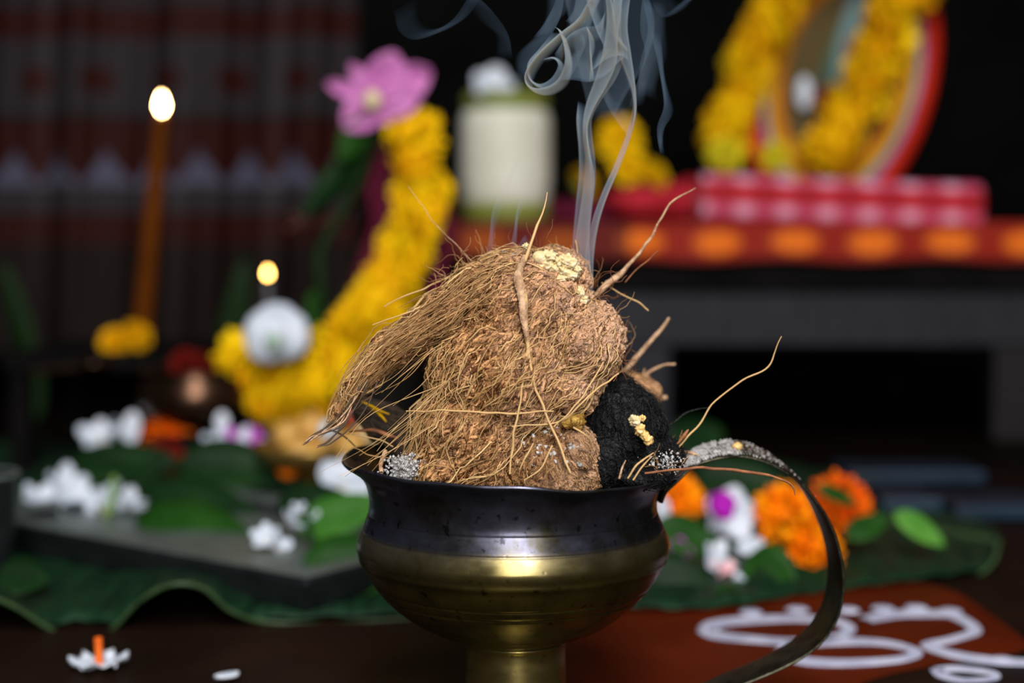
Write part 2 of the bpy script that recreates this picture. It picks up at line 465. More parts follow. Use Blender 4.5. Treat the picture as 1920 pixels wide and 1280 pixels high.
# ------------------------------------------------------------------ the setting
fl = solo('floor', *box(-3, 3, -2.2, 3.3, -0.05, 0.0), M_FLOOR, kind='structure', label='dark red-brown floor')
solo('wall_back', *box(-3, 3, 3.2, 3.3, 0, 3), M_WALL, kind='structure', label='black back wall')
lit_patch_px = [(900, 1125), (1100, 1112), (1400, 1098), (1650, 1092), (1775, 1106), (1880, 1170), (1925, 1212), (1860, 1232), (1760, 1246), (1640, 1272), (1500, 1330), (1300, 1420), (900, 1420)]  # outline of the lit floor, drawn along the edge of the cast shadow
loop = cr([G(*p) for p in lit_patch_px + lit_patch_px[:1]], 80)[:-1]
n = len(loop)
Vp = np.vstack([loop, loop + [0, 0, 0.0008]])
part('lit_floor_patch', Vp, [list(range(n, 2 * n))] + [(i, (i + 1) % n, n + (i + 1) % n, n + i) for i in range(n)], M_LIT_FLOOR, fl, smooth=False, label='lit patch of the red oxide floor, painted in as colour')
def stroke(px, w, closed=False, z=0.0008, n=90):
    pts = [G(*p, z) for p in px]
    if closed:
        pts = pts + pts[:1]
    c = cr(pts, n)
    t = np.gradient(c, axis=0)
    t /= np.linalg.norm(t, axis=1, keepdims=True)
    nrm = np.stack([-t[:, 1], t[:, 0], 0 * t[:, 0]], 1)
    ww = (w * (0.85 + 0.25 * np.sin(np.linspace(0, 9, n))) / 2)[:, None]
    a, b = c + nrm * ww, c - nrm * ww
    up = np.array([0, 0, 0.0008])
    V = np.stack([a, a + up, b + up, b], 1).reshape(-1, 3)
    F = []
    for i in range(n - 1):
        for j in range(3):
            F.append((i * 4 + j, i * 4 + j + 1, i * 4 + 4 + j + 1, i * 4 + 4 + j))
    return V, F
st = [stroke([(1324, 1182), (1345, 1170), (1400, 1163), (1480, 1160), (1560, 1164), (1592, 1180), (1560, 1197), (1480, 1203), (1400, 1198), (1345, 1192)], 0.0135, True),
      stroke([(1470, 1222), (1500, 1208), (1580, 1203), (1660, 1206), (1716, 1222), (1690, 1236), (1600, 1243), (1510, 1240)], 0.013, True),
      stroke([(1622, 1162), (1680, 1152), (1730, 1151), (1785, 1154), (1828, 1182), (1790, 1198), (1742, 1211), (1790, 1228), (1860, 1239), (1935, 1243)], 0.0125),
      stroke([(1756, 1256), (1800, 1254), (1856, 1262), (1862, 1272), (1810, 1276), (1770, 1268)], 0.008, True)]
for i, q in enumerate(st):
    part('painted_line', *q, M_PAINT, fl, smooth=False, label='white curl of the pattern painted on the floor')
for px, py in [(1408, 1148), (1495, 1143), (1590, 1144), (1655, 1141), (1718, 1140), (1782, 1146), (1880, 1237)]:
    c = G(px, py, 0.0008)
    V, F = lathe([(0.0, 0.0012), (0.006, 0.001), (0.0075, 0)], 16, c)
    part('painted_dot', V, F, M_PAINT, fl)

# hanging patterned cloth on the left behind everything
def curtain():
    Y = 2.35
    nx, nz = 260, 170
    xs = np.linspace(-90, 668, nx)
    ys = np.linspace(-80, 660, nz)
    V = np.zeros((nz, nx, 3)); C = np.zeros((nz, nx, 3))
    for i, y in enumerate(ys):
        for j, x in enumerate(xs):
            p = P(x, y, Y)
            p[1] += 0.02 * math.sin(x / 33.0) + 0.012 * math.sin(x / 14.0 + y / 300)
            V[i, j] = p
            red = np.array([0.028, 0.003, 0.0015]); grey = np.array([0.026, 0.021, 0.024]); wht = np.array([0.085, 0.085, 0.13]); dk = np.array([0.010, 0.005, 0.004])
            c = dk
            if y < 72: c = red if (y > 15) else grey * .8
            elif y < 215:
                c = grey
                u = ((x / 125.0) % 1) - 0.5
                if (u * 125 / 32) ** 2 + ((y - 150) / 26) ** 2 < 1: c = red
            elif y < 225: c = dk
            elif y < 400:
                u = abs(((x + 20) / 88.0) % 1 - 0.5) * 2
                top = 280 + 65 * u
                c = red if y < top else wht
                if y > 345: c = grey * 1.2
                if y > 372: c = grey
            elif y < 455: c = red
            else: c = dk
            C[i, j] = c
    V = V.reshape(-1, 3)
    V2 = V + [0, 0.003, 0]
    Fs = grid_faces(nz, nx)
    o = solo('hanging_cloth', V, Fs, M_PRINT, 'dark red patterned cloth with grey bands hanging behind the candle', 'cloth')
    paint(o.data, C.reshape(-1, 3))
    s = o.modifiers.new('thickness', 'SOLIDIFY'); s.thickness = 0.002
curtain()

# ------------------------------------------------------------------ altar table
ZT, YT = 0.265, 1.72
def table():
    t = thing('altar_table', 'low dark wooden altar table behind the incense pot', 'table', (P(1390, 500, YT + .3)[0], YT + 0.3, 0))
    xl, xr = P(845, 500, YT)[0], P(2010, 500, YT)[0]
    bevel(part('tabletop', *box(xl, xr, YT, YT + 0.62, ZT - 0.035, ZT), M_BLACKWOOD, t, smooth=False), 0.004)
    z1, z0 = P(1400, 545, YT)[2], P(1400, 652, YT)[2]
    bevel(part('apron', *box(xl + .02, xr - .02, YT + .02, YT + .045, z0, z1), M_WOODGREY, t, smooth=False), 0.004)
    bevel(part('apron_moulding', *box(xl + .01, xr - .01, YT + .008, YT + .04, z1, ZT - 0.035), M_BLACKWOOD, t, smooth=False), 0.003)
    for a, b in ((862, 940), (1168, 1258), (1862, 1945)):
        x0, x1 = P(a, 700, YT + .02)[0], P(b, 700, YT + .02)[0]
        bevel(part('leg', *box(x0, x1, YT + .015, YT + .06, 0, z0), M_WOODGREY if a < 1800 else M_WOOD, t, smooth=False), 0.004)
        bevel(part('leg', *box(x0, x1, YT + .54, YT + .59, 0, z1), M_BLACKWOOD, t, smooth=False), 0.004)
    bevel(part('back_panel', *box(xl + .02, xr - .02, YT + .595, YT + .61, 0.02, z1), M_BLACKWOOD, t, smooth=False), 0.002)
    # printed red cloth lying on the top and hanging over the front edge
    nx, nv = 420, 40
    xs = np.linspace(P(850, 500, YT)[0], P(2005, 500, YT)[0], nx)
    drop = M(72, YT)
    prof = [(YT + 0.55, ZT + 0.002)] + [(YT + .05, ZT + .002), (YT + .004, ZT + .003), (YT - .003, ZT - .002)]
    V, C = [], []
    L = np.linspace(0, 1, nv)
    for v in L:
        for x in xs:
            if v < 0.3:
                y = YT + 0.5 * (1 - v / 0.3) - 0.003 * (v / .3); z = ZT + 0.0035
            else:
                f = (v - 0.3) / 0.7
                y = YT - 0.005 - 0.003 * math.sin(x * 60) * f - .002 * f; z = ZT + 0.0035 - drop * f - 0.002 * math.sin(x * 34)* f
            V.append((x, y, z))
            f = max(0, (v - 0.3) / 0.7)
            base = np.array([0.26, 0.011, 0.003])
            q = (x - 0.015) / 0.093
            u = (q % 1) - 0.5
            r = (u / 0.36) ** 2 + ((f - 0.52) / 0.36) ** 2
            if f > 0 and r < 1:
                k = 0.5 + 0.5 * math.cos(u * 46) 
                base = base + (np.array([0.72, 0.10 + 0.09 * k, 0.004]) - base) * min(1, (1 - r) * 1.6)
            if f > 0.9: base = np.array([0.16, 0.012, 0.006])
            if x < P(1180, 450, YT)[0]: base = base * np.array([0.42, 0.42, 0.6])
            C.append(base)
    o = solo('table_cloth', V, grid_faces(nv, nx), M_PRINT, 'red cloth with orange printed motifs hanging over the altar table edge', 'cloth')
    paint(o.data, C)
    s = o.modifiers.new('thickness', 'SOLIDIFY'); s.thickness = 0.002; s.offset = 1
table()

# ------------------------------------------------------------------ flowers and leaves kit
def petal(L, W, cup=0.2, curl=0.3, nu=6, nv=5, wave=0.0, point=0.5, seed=0):
    """petal along +X, base at the origin"""
    V = []
    for i in range(nu):
        s = i / (nu - 1)
        w = W * (0.18 + 0.82 * math.sin(PI * min(1, s ** 0.8) * (1 - 0.5 * (1 - point))) ** 0.9) * (1 if i < nu - 1 else 0.45)
        for j in range(nv):
            t = 2 * j / (nv - 1) - 1
            z = cup * W * t * t * 0.5 + L * curl * (s ** 2) + wave * W * math.sin(3.0 * t + seed * 2.1 + s * 5) * s
            V.append((L * s, 0.5 * w * t, z))
    return np.array(V), grid_faces(nu, nv)
def marigold(R, n_layers=6, per=15, seed=0, H=0.62):
    rg = random.Random(seed)
    out = []
    for k in range(n_layers):
        f = k / (n_layers - 1)
        el = math.radians(-12 + 88 * f)
        cnt = max(5, int(per * (1 - 0.55 * f)))
        for q in range(cnt):
            V, F = petal(R * (1.0 - 0.28 * f) * rg.uniform(.9, 1.08), R * 0.46, 0.5, -0.10, 4, 4, 0.22, 0.9, rg.random() * 6)
            az = 2 * PI * (q + rg.random() * .5) / cnt + k * 0.7
            e2 = el + rg.uniform(-.12, .12)
            V = V @ rotm(0, -e2, az).T
            V[:, 2] *= H / 0.72
            out.append((V, F))
    out.append(ellipsoid((0, 0, R * 0.1), (R * 0.55, R * 0.55, R * 0.38), 8, 12))
    return join(*out)
def bloom(R, n=5, W=0.75, cup=0.3, curl=0.15, tilt=0.35, seed=0, wave=0.06):
    rg = random.Random(seed)
    out = []
    for q in range(n):
        V, F = petal(R * rg.uniform(.88, 1.08), R * W, cup, curl, 7, 5, wave, 0.8, q + seed)
        out.append((V @ rotm(rg.uniform(-.2, .2), -tilt + rg.uniform(-.15, .15), 2 * PI * q / n + rg.uniform(-.12, .12)).T, F))
    return out
def leaf_mesh(L, W, fold=0.25, curl=-0.2, nu=12, nv=5):
    V = []
    for i in range(nu):
        s = i / (nu - 1)
        w = W * (math.sin(PI * s ** 0.8) ** 0.8 + 0.02)
        for j in range(nv):
            t = 2 * j / (nv - 1) - 1
            V.append((L * s, 0.5 * w * t, fold * w * abs(t) * 0.5 + L * curl * (s * s) + 0.02 * L * math.sin(s * 7 + t)))
    return np.array(V), grid_faces(nu, nv)
def thick(o, t=0.0008):
    s = o.modifiers.new('thickness', 'SOLIDIFY')
    s.thickness = t
    s.offset = 0
    return o
MESH = {}
def shared(key, fn):
    if key not in MESH:
        MESH[key] = mesh(key, *fn())
    return MESH[key]
def leaf(label, base, tip, W, m, roll=0.0, fold=0.25, curl=-0.12, name='leaf', group=None):
    """a leaf thing from base point to tip point (world)"""
    base, tip = np.array(base), np.array(tip)
    d = tip - base
    L = float(np.linalg.norm(d))
    V, F = leaf_mesh(L, W, fold, curl)
    rz = math.atan2(d[1], d[0]); ry = -math.asin(d[2] / L)
    o = thing(name, label, 'leaf', base, (roll, 0, 0), group)
    o.rotation_euler = (Matrix.Rotation(rz, 3, 'Z') @ Matrix.Rotation(ry, 3, 'Y') @ Matrix.Rotation(roll, 3, 'X')).to_euler()
    bl = thick(link('blade', mesh('blade', V, F), m, o), 0.0007)
    mid = [(L * s, 0, L * curl * s * s + 0.02 * L * math.sin(s * 7) + 0.0006) for s in np.linspace(0, .97, 8)]
    link('midrib', mesh('midrib', *tube(mid, [0.0012, 0.0003], 5, 12)), m, bl)
    return o
def leaf_part(parent, base, tip, W, m, roll):
    base, tip = np.array(base), np.array(tip)
    d = tip - base
    L = float(np.linalg.norm(d))
    V, F = leaf_mesh(L, W, .25, -.12)
    R = Matrix.Rotation(math.atan2(d[1], d[0]), 3, 'Z') @ Matrix.Rotation(-math.asin(d[2] / L), 3, 'Y') @ Matrix.Rotation(roll, 3, 'X')
    return thick(part('leaf', V @ np.array(R).T + base, F, m, parent, label='dark green leaf on the stem'), .0008)
def marigold_thing(label, px, py, Y, R, m, rot, seed=0, group=None, name='marigold'):
    o = thing(name, label, 'flower', P(px, py, Y), rot, group)
    link('petals', shared('marigold_%d_%s' % (seed % 4, m.name), lambda: marigold(1.0, 7, 17, seed % 4)), m, o, scale=R)
    link('calyx', shared('calyx', lambda: lathe([(0.0, -.55), (.16, -.5), (.26, -.2), (.4, 0.02)], 12)), M_STEM, o, scale=R)
    return o
def white_flower(label, px, py, Y, R, rot, m=None, seed=0, centre=M_PALEFRUIT, name='white_flower', stalk=None, n=5, W=.62, tilt=.35, group=None, petal_m2=None):
    o = thing(name, label, 'flower', P(px, py, Y), rot, group)
    for q, (V, F) in enumerate(bloom(R, n, W, 0.35, 0.1, tilt, seed)):
        thick(link('petal', mesh('petal', V, F), petal_m2 if (petal_m2 and q % 2) else (m or M_WHITE), o), 0.0006)
    if centre is not None:
        link('centre', mesh('centre', *ellipsoid((0, 0, R * 0.08), (R * .13, R * .13, R * .1), 8, 10)), centre, o)
    if stalk is not None:
        link('flower_tube', mesh('flower_tube', *tube([(0, 0, 0), (0.002, 0, -R * .8), (0.0, 0.002, -R * 1.5)], [R * .07, R * .09, R * .08], 8, 12)), stalk, o)
    return o

# ------------------------------------------------------------------ banana leaf under the offerings
def banana_world(name, label, front, back, group=None):
    n, mrows = 140, 26
    f, b = cr(front, n), cr(back, n)
    o = thing(name, label, 'leaf', (f[:, 0].mean(), f[:, 1].mean() + .1, 0), group=group)
    s = np.linspace(0, 1, mrows)
    t = s[:, None, None]
    V = f[None] * (1 - t) + b[None] * t
    base_z = 0.004
    k = np.exp(-s * 7)[:, None]
    V[:, :, 2] = base_z + np.maximum(0, f[None, :, 2] - base_z) * k + 0.0008 * np.sin(np.linspace(0, 90, n))[None, :]
    thick(part('blade', V.reshape(-1, 3), grid_faces(mrows, n), M_BANANA, o), 0.0012)
    part('leaf_margin', *tubes(f[None] + [0, 0, 0.0006], np.full((1, n), 0.0016), 6), M_BANEDGE, o)
    r = V[mrows // 2]
    part('midrib', *tubes(r[None] + [0, 0, 0.001], np.full((1, n), 0.003), 6), M_BANEDGE, o)
    return o
banana_world('banana_leaf', 'large dark banana leaf with a wavy front edge spread under the steel tray',
             [P(-140, 1120, .84), P(-60, 1110, .84), P(20, 1135, .85), P(90, 1178, .865), P(150, 1200, .875), P(205, 1185, .87), P(260, 1130, .86), P(320, 1098, .85), P(380, 1104, .855), P(430, 1145, .865), P(490, 1166, .88), P(600, 1172, .885), P(720, 1165, .89), P(830, 1158, .90)],
             [np.append(p[:2], .004) for p in (G(-300, 830), G(-100, 830), G(100, 830), G(300, 830), G(500, 830), G(700, 830), G(850, 840))])
banana_world('banana_leaf', 'banana leaf under the orange marigolds right of the pot, its tip curling up',
             [P(1090, 1150, .905), P(1180, 1158, .91), P(1290, 1162, .905), P(1400, 1150, .92), P(1500, 1135, .945), P(1600, 1122, .965), P(1700, 1112, .985), P(1800, 1095, 1.01), P(1858, 1060, 1.03), P(1874, 1015, 1.05)],
             [np.append(p[:2], .004) for p in (G(1080, 860), G(1180, 860), G(1300, 860), G(1400, 860), G(1500, 880), G(1600, 900), G(1700, 930), G(1780, 960), G(1840, 985), G(1868, 1000))])

# ------------------------------------------------------------------ steel tray with white flowers (left)
def tray():
    a, b = G(-60, 972, .026), G(575, 1094, .026)
    d = (b - a) / np.linalg.norm(b - a)
    nrm = np.array([-d[1], d[0], 0])
    o = thing('steel_tray', 'dull grey steel tray on the banana leaf carrying white flowers', 'tray', ((a + b) / 2) * [1, 1, 0] + [0, 0, .005])
    w = 0.20
    def rect(inset, z):
        e = inset
        return [a * [1, 1, 0] + d * e + nrm * e + [0, 0, z], b * [1, 1, 0] - d * e + nrm * e + [0, 0, z],
                b * [1, 1, 0] - d * e + nrm * (w - e) + [0, 0, z], a * [1, 1, 0] + d * e + nrm * (w - e) + [0, 0, z]]
    V = rect(.008, .005) + rect(.004, .016) + rect(0, .027) + rect(.003, .029) + rect(.022, .0265) + rect(.025, .022) + rect(.03, .020)
    F = []
    for k in range(6):
        for j in range(4):
            F.append((k * 4 + j, k * 4 + (j + 1) % 4, k * 4 + 4 + (j + 1) % 4, k * 4 + 4 + j))
    F += [(3, 2, 1, 0)]
    bevel(part('tray_body', V, F, M_DKSTEEL, o, smooth=False), 0.003)
    V2 = rect(.001, .0292) + rect(.021, .0275)
    V2 = V2 + [np.array(v) + [0, 0, .0012] for v in V2]
    F2 = []
    for j in range(4):
        q = (j + 1) % 4
        F2 += [(j, q, q + 4, j + 4), (8 + j, 8 + j + 4, 8 + q + 4, 8 + q), (j, 8 + j, 8 + q, q), (4 + j, 4 + q, 12 + q, 12 + j)]
    part('tray_rim', V2, F2, M_STEEL, o, smooth=False, label='pale grey flat rim')
    part('tray_floor', rect(.03, .020) + rect(.03, .0212), [(4, 5, 6, 7), (0, 1, 5, 4), (1, 2, 6, 5), (2, 3, 7, 6), (3, 0, 4, 7)], M_STEEL, o, smooth=False)
tray()
wf = [(75, 948, 1.17, .022, (.5, .2, .3), 'white flower at the left end of the steel tray rim'),
      (118, 925, 1.19, .026, (.7, .1, 1.1), 'large white flower standing tallest in the row on the steel tray'),
      (150, 950, 1.16, .026, (.9, -.2, .4), 'white flower in the middle of the row on the steel tray'),
      (192, 958, 1.145, .024, (.8, .3, 2.0), 'white flower beside the upright green stalk on the steel tray'),
      (232, 952, 1.14, .022, (.6, .5, .9), 'white flower at the right end of the row on the steel tray')]
for i, (x, y, Y, R, rot, lab) in enumerate(wf):
    white_flower(lab, x, y, Y, R, rot, seed=i * 3, tilt=.55)
g0 = P(200, 965, 1.13); g1 = P(214, 892, 1.13)
solo('flower_stalk', *tube([g0, (g0 + g1) / 2 + [.002, 0, 0], g1], [.0035, .003, .0022], 8, 14), M_STEM, 'short pale green stalk standing upright among white tray flowers', 'stalk')

# flowers and leaves behind the tray
white_flower('white flower on dark leaves left of the red marigold', 190, 826, 1.36, .024, (.7, -.3, .2), seed=4, tilt=.4)
white_flower('small white bloom tucked under the tall petal left of red marigold', 222, 818, 1.37, .018, (.5, .4, .7), seed=9, tilt=.5)
a, b = P(243, 838, 1.35), P(232, 772, 1.35)
V, F = petal(float(np.linalg.norm(b - a)), .016, .3, .05)
o = link('white_petal', mesh('white_petal', V, F), M_WHITE, None, a, (PI / 2, -PI / 2 + .15, 0)); tag(o, 'single tall white petal standing up left of the red marigold', 'petal'); thick(o)
marigold_thing('dark red marigold left of the orange one above the tray', 283, 822, 1.37, .030, M_REDPET, (.7, -.2, 0), 1)
marigold_thing('red orange marigold next to the dark red one above the tray', 322, 822, 1.33, .030, M_DEEPOR, (.5, .2, .5), 2)
marigold_thing('dark red marigold low under the orange one above the tray', 310, 858, 1.30, .022, M_REDPET, (.9, .2, .5), 3)
white_flower('white flower with a raised petal left of the magenta flower', 415, 850, 1.31, .027, (.8, -.1, .4), seed=6, tilt=.5)
a, b = P(418, 830, 1.31), P(422, 772, 1.31)
V, F = petal(float(np.linalg.norm(b - a)), .013, .3, .05)
o = link('white_petal', mesh('white_petal', V, F), M_WHITE, None, a, (PI / 2, -PI / 2, 0)); tag(o, 'narrow white petal standing up beside the magenta flower', 'petal'); thick(o)
white_flower('magenta flower with white tips among white flowers left of pot', 447, 838, 1.29, .020, (.8, .2, .3), M_MAGENTA, 5, name='magenta_flower', tilt=.5, petal_m2=M_WHITE)
white_flower('small magenta blossom right of the white tipped magenta flower', 470, 822, 1.30, .013, (.6, .5, .3), M_MAGENTA, 8, name='magenta_flower', tilt=.6)
white_flower('white flower drooping right of the magenta blossoms', 500, 862, 1.28, .022, (1.2, .6, .4), seed=12, tilt=.3)
def GZ(px, py, z): return G(px, py, z)
leaf('broad dark leaf under the magenta flower', P(330, 880, 1.22), P(545, 872, 1.22), .055, M_LEAF, roll=.9)
leaf('dark leaf under the white flower left of red marigold', P(120, 890, 1.27), P(330, 850, 1.27), .05, M_LEAF, roll=.8)
leaf('dark leaf behind the row of white tray flowers', P(60, 915, 1.24), P(290, 890, 1.22), .05, M_LEAF, roll=.7)
leaf('mid green leaf lying on tray right of the white flower row', P(255, 975, 1.10), P(480, 1010, 1.04), .055, M_LEAFMD, roll=.5)
leaf('dark green leaf behind the mid green tray leaf', P(240, 935, 1.16), P(480, 950, 1.13), .05, M_LEAF, roll=.7)
leaf('upright green leaf between small white blossoms left of pot', P(585, 1075, .965), P(585, 950, .985), .034, M_LEAFMD, roll=PI / 2 * .98)
leaf('bright leaf right behind the pot neck on its left', P(560, 1000, 1.02), P(720, 930, 1.02), .034, M_LEAFBR, roll=1.0)
leaf('broad leaf touching the pot below its shoulder on the left', P(560, 1080, .95), P(760, 1050, .95), .05, M_LEAFMD, roll=.9)
leaf('dark leaf below the big white flower left of pot', P(520, 940, 1.10), P(700, 960, 1.08), .04, M_LEAF, roll=.7)
leaf('small bright leaf at the left edge below the tray', P(-10, 1090, .93), P(90, 1080, .93), .035, M_LEAF, roll=.6)
white_flower('big white flower close to the pot neck on its left', 640, 912, 1.13, .024, (1.1, .1, .2), seed=2, tilt=.2, W=.95)
for i, (x, y, lab) in enumerate([(500, 1010, 'lowest small white blossom beside the upright leaf left of pot'), (522, 1030, 'small white blossom at the tray corner under others'), (542, 985, 'small white blossom at the left of the upright leaf top'),
                                 (562, 962, 'topmost small white blossom over the upright leaf'), (602, 972, 'small white blossom right of the upright leaf top')]):
    white_flower(lab, x, y, 1.0 + .006 * i, .0125 if i < 3 else .009, (.8, .2 * i - .3, i), seed=20 + i, name='white_blossom', tilt=.45)
a, b = P(612, 1040, .97), P(668, 1018, .97)
V, F = petal(float(np.linalg.norm(b - a)), .010, .3, .05)
o = link('white_petal', mesh('white_petal', V, F), M_WHITE, None, a, (1.2, -.35, 0)); tag(o, 'white petal lying on the leaf against the pot shoulder', 'petal'); thick(o)
a = P(340, 925, 1.17)
V, F = petal(.016, .010, .3, .05)
o = link('white_petal', mesh('white_petal', V, F), M_WHITE, None, a, (1.2, -.1, 0)); tag(o, 'lone white petal on dark leaves behind the tray', 'petal'); thick(o)
# steel cup cut by the left frame edge
c = G(-38, 1098, .005)
t = thing('steel_cup', 'dark steel cup cut by the left edge of the photo', 'cup', c)
part('cup_body', *lathe([(0, .001), (.018, 0), (.021, .003), (.024, .04), (.026, .074), (.0275, .076), (.0255, .077), (.023, .04), (.019, .006), (0, .006)], 40, c), M_DKSTEEL, t)
part('cup_rim', *lathe([(.0272, .0755), (.0285, .077), (.0272, .0785), (.0258, .077)], 40, c), M_STEEL, t)

# two flower pieces at the front
s = thing('coral_jasmine', 'white flower lying face down with an orange tube, front left on the floor', 'flower', G(185, 1250, .002))
Yf = float(s.location[1])
for q in range(6):
    V, F = petal(.016, .0085, .3, .22, 7, 5, .25, .6, q)
    V = V @ rotm(0.2 * math.sin(q * 2), .02, 2 * PI * q / 6 + .3).T
    thick(link('petal', mesh('petal', V, F), M_WHITE, s, loc=(0, 0, .001)), 0.0005)
link('flower_tube', mesh('flower_tube', *tube([(0, 0, .001), (0.0003, 0, .008), (0, 0, .0165)], [.0026, .0022, .0024], 10, 14)), M_TUBE, s)
V, F = petal(.013, .009, .4, .1)
o = link('white_petal', mesh('white_petal', V, F), M_WHITE, None, G(402, 1272, .003), (0, 0, .1)); tag(o, 'lone white petal on the floor at the bottom edge', 'petal'); thick(o)

# ------------------------------------------------------------------ flowers right of the pot
marigold_thing('orange marigold half hidden behind the pot rim under the handle', 1262, 935, 1.12, .026, M_ORANGE, (1.0, -.2, 0), 0)
marigold_thing('orange marigold inside the handle loop, upper one', 1472, 962, 1.10, .027, M_ORANGE, (1.0, -.3, .4), 1)
marigold_thing('large orange marigold lowest inside the handle loop', 1522, 1030, 1.04, .030, M_ORANGE, (.9, .1, .9), 2)
marigold_thing('deep orange marigold outside the handle at right', 1580, 945, 1.10, .028, M_DEEPOR, (.9, .4, .2), 3)
white_flower('white flower with a magenta heart inside the handle loop', 1366, 968, 1.12, .025, (1.1, .0, .2), seed=3, W=.85, tilt=.3, centre=None)
o = thing('magenta_flower', 'magenta blossom lying on the white flower inside the handle loop', 'flower', P(1352, 958, 1.085), (1.0, 0, 0))
for q, (V, F) in enumerate(bloom(.018, 5, .9, .4, .3, .6, 4)):
    thick(link('petal', mesh('petal', V, F), M_MAGENTA, o), .0005)
white_flower('small magenta blossom at the pot shoulder on its right', 1268, 1040, 1.04, .014, (.9, .1, .2), M_MAGENTA, 14, name='magenta_flower', tilt=.4)
marigold_thing('small dark red bloom under the magenta one beside the pot', 1252, 1062, 1.02, .012, M_REDPET, (.9, 0, 0), 1, name='red_flower')
white_flower('white flower with a pink throat below the magenta hearted one', 1335, 1060, 1.02, .021, (1.0, .3, .6), seed=7, tilt=.3, centre=M_PALEPINK, petal_m2=None)
white_flower('pale pink blossom overlapping the lower white flower', 1362, 1078, 1.0, .011, (1.0, .2, .2), M_PALEPINK, 15, name='pink_blossom', tilt=.3)
for (x0, y0, x1, y1, Y, W, lab) in [(1380, 1028, 1432, 1022, 1.05, .013, 'oval white petal between the two white flowers and the marigold'),
                                    (1378, 1072, 1398, 1118, .985, .009, 'curled white petal trailing below the pale pink blossom'),
                                    (1245, 985, 1242, 930, 1.06, .012, 'white petal touching the right side of the pot neck')]:
    a, b = P(x0, y0, Y), P(x1, y1, Y)
    V, F = petal(float(np.linalg.norm(b - a)), W, .3, .08)
    o = link('white_petal', mesh('white_petal', V, F), M_WHITE, None, a, (0, 0, 0))
    d = b - a
    o.rotation_euler = (Matrix.Rotation(math.atan2(-d[2], d[0]), 3, 'Y') @ Matrix.Rotation(1.2, 3, 'X')).to_euler()
    tag(o, lab, 'petal'); thick(o)
leaf('green leaf between the pot and the magenta hearted flower', P(1225, 985, 1.05), P(1360, 1030, 1.04), .032, M_LEAFMD, roll=.9)
leaf('folded green leaf below the upper marigold inside the handle', P(1400, 1045, 1.0), P(1490, 1110, .97), .04, M_LEAFMD, roll=1.0)
leaf('dark leaf against the pot bowl on its right', P(1200, 1100, .97), P(1330, 1090, .96), .045, M_LEAF, roll=1.1)
leaf('grey green leaf lying below the lower white flower', P(1330, 1130, .945), P(1415, 1120, .95), .022, M_LEAFLT if False else M_LEAFMD, roll=.9)
leaf('small leaf across the deep orange marigold outside the handle', P(1528, 912, 1.06), P(1614, 944, 1.06), .012, M_LEAFMD, roll=1.1)
leaf('narrow green leaf leaning on the right of the deep orange marigold', P(1585, 1010, 1.06), P(1668, 962, 1.07), .020, M_LEAFMD, roll=.9)
leaf('light green leaf standing alone right of the marigolds', P(1675, 962, 1.05), P(1776, 1020, 1.04), .019, M_LEAFLT, roll=1.0)
leaf('dark leaf behind the magenta hearted flower', P(1300, 900, 1.22), P(1470, 905, 1.20), .05, M_LEAF, roll=.9)
leaf('dark green leaf under the marigold at the loop centre', P(1400, 1090, .985), P(1590, 1095, .975), .035, M_LEAF, roll=.6)
leaf('mid green leaf far behind the rim where handle begins', P(1255, 850, 1.40), P(1360, 800, 1.42), .05, M_LEAF, roll=1.0)
leaf('bright leaf edge lying on the floor right of the stem', P(1130, 1150, .92), P(1420, 1152, .915), .03, M_LEAFMD, roll=.25, curl=0.0, fold=.1)

# ------------------------------------------------------------------ blue boards under the table at right
for (x0, x1, yt, Y, lab) in [(1590, 1850, 884, 1.40, 'dark blue lacquered board farthest back under the altar table'),
                             (1655, 1768, 934, 1.25, 'short dark blue board beside the light green leaf'),
                             (1792, 1990, 948, 1.22, 'dark blue board cut by the right edge of the photo')]:
    p0, p1 = P(x0, yt, Y), P(x1, yt, Y)
    zt = p0[2]
    t = thing('lacquered_board', lab, 'board', ((p0[0] + p1[0]) / 2, Y + .03, 0))
    bevel(part('board', *box(p0[0], p1[0], Y, Y + .075, zt - .012, zt), M_BLUE, t, smooth=False), .002)
    for xx in (p0[0] + .012, p1[0] - .012):
        bevel(part('foot', *box(xx - .008, xx + .008, Y + .01, Y + .065, 0, zt - .012), M_BLACKWOOD, t, smooth=False), .001)

# ------------------------------------------------------------------ objects on the altar table
def blossom_string(root, path, R, m, step, seed, m2=None, wob=0.3):
    rg = random.Random(seed)
    c = cr(path, 400)
    d = np.concatenate([[0], np.cumsum(np.linalg.norm(np.diff(c, axis=0), axis=1))])
    n = int(d[-1] / step)
    k = 0
    for i in range(n + 1):
        s = d[-1] * i / n
        p = np.array([np.interp(s, d, c[:, q]) for q in range(3)])
        for h in range(3):
            tt = np.array([np.interp(min(s + .004, d[-1]), d, c[:, q]) - np.interp(max(s - .004, 0), d, c[:, q]) for q in range(3)])
            tt /= np.linalg.norm(tt) + 1e-9
            sd = np.array([tt[2], 0, -tt[0]])
            off = sd * (h - 1) * R * .62 + np.array([rg.uniform(-.12, .12) * R, (-.45 if h == 1 else -.1) * R + rg.uniform(-.15, .15) * R, rg.uniform(-.12, .12) * R])
            mm = m2 if (m2 is not None and rg.random() < .3) else m
            q = link('blossom', shared('blossom_%d_%s' % (k % 4, mm.name), lambda: marigold(1.0, 6, 13, 30 + k % 4)), mm, root,
                     loc=p + off - np.array(root.location), rot=(1.2 + rg.uniform(-.5, .5), rg.uniform(-.6, .6), rg.uniform(0, 6)), scale=R * rg.uniform(.86, 1.1))
            k += 1
YF = 1.86
